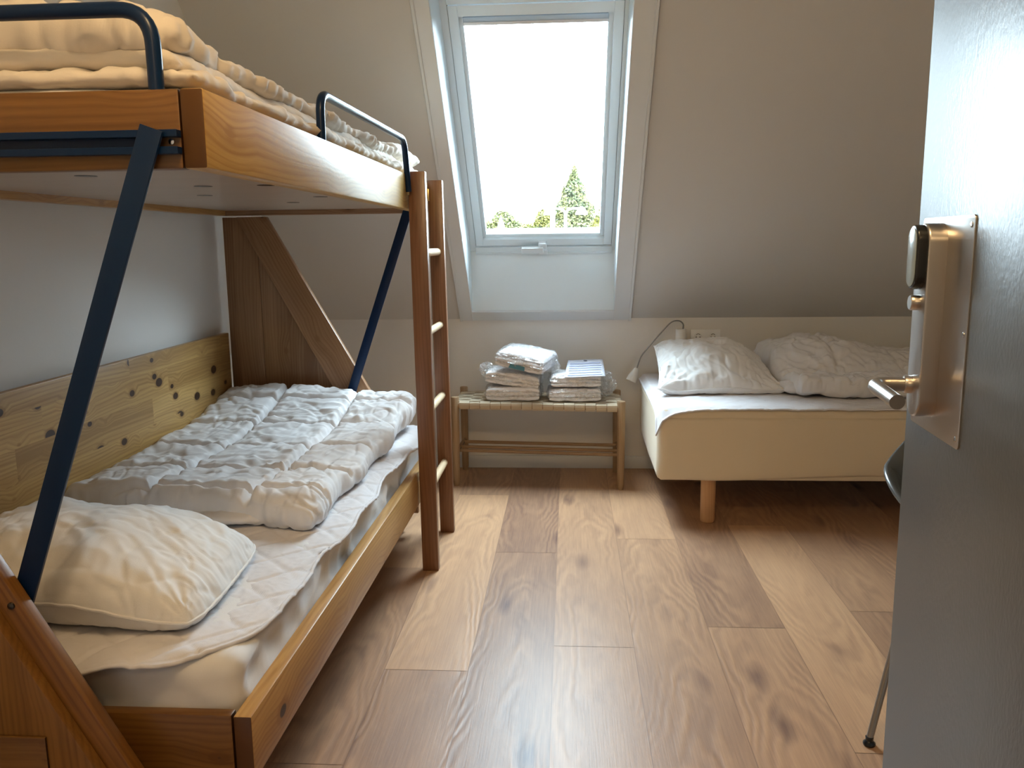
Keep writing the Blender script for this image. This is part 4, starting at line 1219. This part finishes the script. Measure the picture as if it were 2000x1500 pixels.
pk5 = folded_pack('towel_pack', (.035, 4.140, ZS+.070), (.240, .210, .056), .02, (0, 0), 'plastic wrapped linen pack under the printed sheets, right stack on the bench', 17)
crumple(pk5, (-.115, .02, .085), .038, 12, (.9, 1, 1.15)); crumple(pk5, (.140, .03, .035), .033, 15, (1.1, 1, .8))

def sheets():
    root = thing('printed_leaflet', (.083, 4.150, ZS+.143), 'white printed leaflet lying on the right linen stack', 'leaflet')
    root.rotation_euler = (.16, 0, -.03)
    vs, fs = [], []
    NUx, NVy = 10, 24; W2, H2 = .098, .140
    def z(x, y): return .0035 + .0035*math.sin(x*18) + .004*math.cos(y*12)
    for i in range(NUx+1):
        for j in range(NVy+1):
            x = -W2+2*W2*i/NUx; y = -H2+2*H2*j/NVy; vs.append((x*(1-.10*(j/NVy)), y, z(x, y)))
    o = mk('sheet', vs, grid_faces(NUx+1, NVy+1), PAPER, root, True, local=True)
    s = o.modifiers.new('thickness', 'SOLIDIFY'); s.thickness = .002
    bm = bmesh.new()
    for k, (yy, hw, hh) in enumerate(((.062, .080, .009), (.018, .084, .006), (-.018, .082, .006), (-.050, .084, .006), (-.085, .080, .006), (-.116, .088, .008))):
        g = []
        for i in range(11):
            x = -hw+2*hw*i/10
            g.append((bm.verts.new((x*.96, yy-hh, z(x, yy)+.0040)), bm.verts.new((x*.96, yy+hh, z(x, yy)+.0040))))
        for i in range(10): bm.faces.new((g[i][0], g[i+1][0], g[i+1][1], g[i][1]))
    bm_obj('print_lines', bm, plain('faint_print', (.45, .48, .66), .7), root, local=True)
    lathe('emblem', [(.0001, 0), (.010, 0), (.010, .0006), (.0001, .0006)], (0, .112, z(0, .112)+.0036), (0, 0, 1), plain('dark_print', (.14, .16, .22), .6), root, 16, True)
sheets()

# ------------------------------------------------------------------ door
dyaw = -math.atan(.079)
dr_ = thing('door_1', (.439, .410, 0), None, None, rz=dyaw); dr_['kind'] = 'structure'
dr_['label'] = 'dark grey painted door standing open at the right edge'
box('door_leaf', (0, -.0, .008), (.040, .863, 2.06), DOOR, dr_, .0015, True)
def rplate(name, y0, y1, z0, z1, x0, x1, r, mat, parent, bev=.0006, seg=6):
    """rounded rectangle in the door plane, from x0 (door side) to x1"""
    pts = []
    for cy_, cz, a0 in ((y1-r, z1-r, 0), (y0+r, z1-r, 90), (y0+r, z0+r, 180), (y1-r, z0+r, 270)):
        for k in range(seg+1):
            a = math.radians(a0+90*k/seg); pts.append((cy_+r*math.cos(a), cz+r*math.sin(a)))
    bm = bmesh.new(); n = len(pts)
    a = [bm.verts.new((x0, y, z)) for y, z in pts]; b = [bm.verts.new((x1, y, z)) for y, z in pts]
    bm.faces.new(a); f = bm.faces.new(b[::-1])
    for i in range(n): bm.faces.new((a[i], b[i], b[(i+1) % n], a[(i+1) % n]))
    bmesh.ops.recalc_face_normals(bm, faces=bm.faces)
    if bev: bmesh.ops.bevel(bm, geom=list(f.edges), offset=bev, segments=3, affect='EDGES', profile=.5)
    return autosmooth(bm_obj(name, bm, mat, parent, local=True), 30)
pl = rplate('lock_plate', .652, .838, .935, 1.227, 0, -.0016, .006, STEEL, dr_, .0005)
for yy, zz in ((.662, 1.215), (.662, 1.08), (.662, .947), (.828, .947), (.828, 1.215)):
    lathe('screw', [(.0036, 0), (.0036, .0006), (.0028, .0010), (.0006, .0006)], (-.0016, yy, zz), (-1, 0, 0), CHROME, pl, 12, True)
es = rplate('escutcheon', .737, .789, .956, 1.219, -.0016, -.0250, .0255, STEEL, dr_, .003, 10)
rplate('card_reader', .742, .785, 1.131, 1.217, -.0250, -.0375, .0212, BLACK, es, .003, 10)
rplate('reader_face', .746, .781, 1.135, 1.213, -.0375, -.0383, .0172, READER, es, .0003, 10)
lathe('lock_cylinder', [(.0105, 0), (.0105, .010), (.009, .0115), (.0001, .0115)], (-.0250, .764, 1.113), (-1, 0, 0), STEEL, es, 20, True)
lathe('handle_collar', [(.0125, 0), (.0125, .008), (.011, .010), (.0001, .010)], (-.0250, .772, .999), (-1, 0, 0), STEEL, es, 24, True)
hp = fillet([V((-.020, .772, .999)), V((-.076, .772, .999)), V((-.074, .662, .994))], .022, 10)
tube('door_handle', hp, .0098, STEEL, dr_, 24, True)
# door frame
fr_ = struct(thing('trim_4', (0, YN-.06, 0), None, None))
box('door_jamb', (DX0-.01, YN-.13, 0), (DX0+.03, YN+.012, 2.10), TRIM, fr_, .002); box('door_jamb', (DX1-.012, YN-.13, 0), (DX1+.03, YN+.012, 2.10), TRIM, fr_, .002)
box('door_head', (DX0-.01, YN-.13, 2.075), (DX1+.03, YN+.012, 2.12), TRIM, fr_, .002)

# ------------------------------------------------------------------ chair behind the door
ch = thing('shell_chair', (1.10, 2.20, 0), 'grey moulded shell chair on thin metal legs behind the open door', 'chair')
def shell():
    c = V((1.14, 2.21)); bm = bmesh.new(); NA, NR = 64, 14; rings = []
    rot = math.radians(-25)
    for j in range(NR+1):
        t = j/NR; ring = []
        for k in range(NA):
            a = 2*math.pi*k/NA
            ca, sa = math.cos(a), math.sin(a)
            # a = 90deg is the back
            back = max(0, sa); front = max(0, -sa)
            rimz = .585 + .20*back**2 - .13*front**1.5
            rr = (.255 + .02*abs(ca)) * (t**.62 if t > 0 else 0)
            z = .415 + (rimz-.415)*t**2.6
            # lip
            if j == NR: rr += .010; z -= .010
            x, y = rr*ca, rr*sa*(.93)
            ring.append(bm.verts.new((c.x + x*math.cos(rot)-y*math.sin(rot), c.y + x*math.sin(rot)+y*math.cos(rot), z)))
        rings.append(ring)
    for j in range(NR):
        for k in range(NA):
            if j == 0:
                continue
            bm.faces.new((rings[j][k], rings[j][(k+1) % NA], rings[j+1][(k+1) % NA], rings[j+1][k]))
    bm.faces.new(rings[1][::-1])
    for v in rings[0]: bm.verts.remove(v)
    o = bm_obj('seat_shell', bm, CHAIRM, ch, True)
    s = o.modifiers.new('thickness', 'SOLIDIFY'); s.thickness = .014; s.offset = 0
    b = o.modifiers.new('round', 'BEVEL'); b.width = .005; b.segments = 3
shell()
CL = [((.720, 1.889), (.855, 2.02)), ((1.33, 1.80), (1.20, 2.00)), ((1.09, 2.60), (1.09, 2.37)), ((1.52, 2.42), (1.31, 2.30))]
for (fx, fy), (tx, ty) in CL:
    lg = tube('leg', [(fx, fy, .016), (tx, ty, .418)], .0085, LEGM, ch, 12)
    lathe('foot', [(.013, 0), (.0145, .003), (.0145, .007), (.009, .013), (.0095, .022), (.0001, .024)], (fx, fy, 0), (0, 0, 1), BLACK, lg, 18)
tube('under_frame', [(*CL[i][1], .412) for i in (0, 1, 3, 2, 0)], .007, LEGM, ch, 8)

# ------------------------------------------------------------------ ceiling lamps (the light sources above)
EM = bpy.data.materials.new('lit_lamp_glass'); EM.use_nodes = True
b = EM.node_tree.nodes['Principled BSDF']; b.inputs['Emission Color'].default_value = (1, .8, .55, 1); b.inputs['Emission Strength'].default_value = 3
def ceiling_lamp(name, loc, label):
    r = thing(name, loc, label, 'ceiling lamp')
    lathe('lamp_holder', [(.055, 0), (.06, -.012), (.02, -.02), (.015, -.035)], loc, (0, 0, 1), WHITE_PLASTIC, r, 24)
    return r
ceiling_lamp('ceiling_lamp', (lamp_pos.x, lamp_pos.y, CZ), 'round white lamp holder on the ceiling above the door')
ceiling_lamp('ceiling_lamp', (.15, -1.0, CZ), 'round white lamp holder on the hall ceiling')

# ------------------------------------------------------------------ outside
struct(mk('ground', [(-80, 6, -3), (80, 6, -3), (80, 200, -3), (-80, 200, -3)], [(0, 1, 2, 3)], GRASS))
def leaves(name, blobs, n, size, mat, parent, seed):
    rnd = random.Random(seed); vs, fs = [], []
    for _ in range(n):
        cx, cy_, cz, rx, ry, rz, cone = rnd.choices(blobs, weights=[b_[3]*b_[5] for b_ in blobs])[0]
        if cone:
            h = 1-math.sqrt(rnd.random()); a = rnd.uniform(0, 2*math.pi); rr = (1-h)*(rnd.random()**.4)*(1+.12*math.sin(h*40))
            p = V((cx+rx*rr*math.cos(a), cy_+ry*rr*math.sin(a), cz+rz*h))
        else:
            d = V((rnd.gauss(0, 1), rnd.gauss(0, 1), rnd.gauss(0, 1))).normalized()*(rnd.random()**.25)
            p = V((cx+rx*d.x, cy_+ry*d.y, cz+rz*d.z))
        a = V((rnd.gauss(0, 1), rnd.gauss(0, 1), rnd.gauss(0, 1))).normalized(); b2 = a.orthogonal().normalized()
        s = size*rnd.uniform(.6, 1.4); i = len(vs)
        vs += [p-a*s, p+b2*s*.6, p+a*s, p-b2*s*.6]; fs.append((i, i+1, i+2, i+3))
    return mk(name, vs, fs, mat, parent)
def tree(name, x, y, label, blobs, n, size, mat, th, seed, kind='tree', group=None):
    r = thing(name, (x, y, -3), label, kind, group)
    lathe('trunk', [(.22, 0), (.16, 1), (.08, th)], (x, y, -3), (0, 0, 1), BARK, r, 10)
    leaves('foliage', blobs, n, size, mat, r, seed)
tree('conifer', .45, 60, 'tall pointed conifer seen through the window', [(.40, 60, -2.6, 4.1, 3.6, 9.1, 1), (.45, 60, 2.6, 1.45, 1.2, 2.2, 0), (.42, 59.5, .9, 2.2, 1.6, 2.2, 0)], 34000, .11, LEAF1, 7, 1)
tree('broadleaf_tree', 6.5, 70, 'yellow green leafy tree behind the conifer on its right', [(3.15, 56, 1.3, 1.7, 1.5, 2.9, 0), (10.5, 70, 3.0, 4.5, 3, 6.5, 0), (17, 70, 3.5, 4.5, 3, 7, 0)], 26000, .19, LEAF3, 4, 2)
tree('broadleaf_tree', -5.6, 75, 'pale green bushy tree at the left end of the window view', [(-5.7, 75, 1.9, 1.3, 1.2, 2.15, 0), (-7.3, 75, 1.4, 1.4, 1.2, 1.7, 0), (-4.5, 75, 1.2, 1.2, 1, 1.9, 0)], 11000, .13, LEAF2, 4, 3)
tree('shrub', -2.4, 66, 'low yellow green shrub left of the conifer', [(-2.9, 66, 1.2, 1.3, 1, 1.5, 0), (-1.9, 66, 1.5, .95, .8, 2.2, 0), (-4.6, 67, 1.0, 1.6, 1, 1.2, 0)], 15000, .11, LEAF3, 3.5, 4, 'shrub')
wh = thing('building', (0, 27, -3), 'long flat roofed building with bright white walls beyond the window', 'building')
box('wall', (-9, 25.2, -3), (12, 30, 1.50), BRIGHT, wh, 0); box('parapet', (-9.1, 25.0, 1.38), (12.1, 25.5, 1.575), BRIGHT, wh, .01)
slr = mk('neighbour_roof', [(-6.0, 18, 1.50), (-2.02, 18, 1.43), (-.65, 18, 1.10), (-.3, 18, .3), (-6, 18, .3), (-6.0, 21, 1.50), (-2.02, 21, 1.43), (-.65, 21, 1.10), (-.3, 21, .3), (-6, 21, .3)],
         [(0, 1, 2, 3, 4), (9, 8, 7, 6, 5), (0, 5, 6, 1), (1, 6, 7, 2), (2, 7, 8, 3), (3, 8, 9, 4), (4, 9, 5, 0)], SLATE)
tag(slr, 'pale grey roof end in the lower left corner of the window', 'roof')
fp = lathe('flagpole', [(.085, 0), (.075, 3), (.055, 5.62), (.01, 5.68)], (-.41, 22.5, -3), (0, 0, 1), BRIGHT, None, 12); tag(fp, 'tall plain white flagpole left of the double street lamp', 'flagpole')
sl_ = thing('street_lamp', (-.08, 24, -3), 'white double headed street lamp in front of the conifer', 'street lamp')
tube('pole', [(-.08, 24, -3), (-.08, 24, 2.0)], .045, BRIGHT, sl_, 10)
for s in (-1, 1):
    tube('arm', smooth_path([(-.08, 24, 1.98), (-.08+s*.07, 24, 2.08), (-.08+s*.20, 24, 2.12), (-.08+s*.40, 24, 2.12)], 6), .03, BRIGHT, sl_, 8)
    lathe('lamp_head', [(.17, 0), (.16, .06), (.10, .16), (.03, .22)], (-.08+s*.45, 24, 1.95), (0, 0, 1), BRIGHT, sl_, 14)
lathe('roof_vent', [(.14, 0), (.12, .12), (.03, .42), (.005, .47)], (-2.0, 25.3, 1.50), (0, 0, 1), BRIGHT, wh, 12)
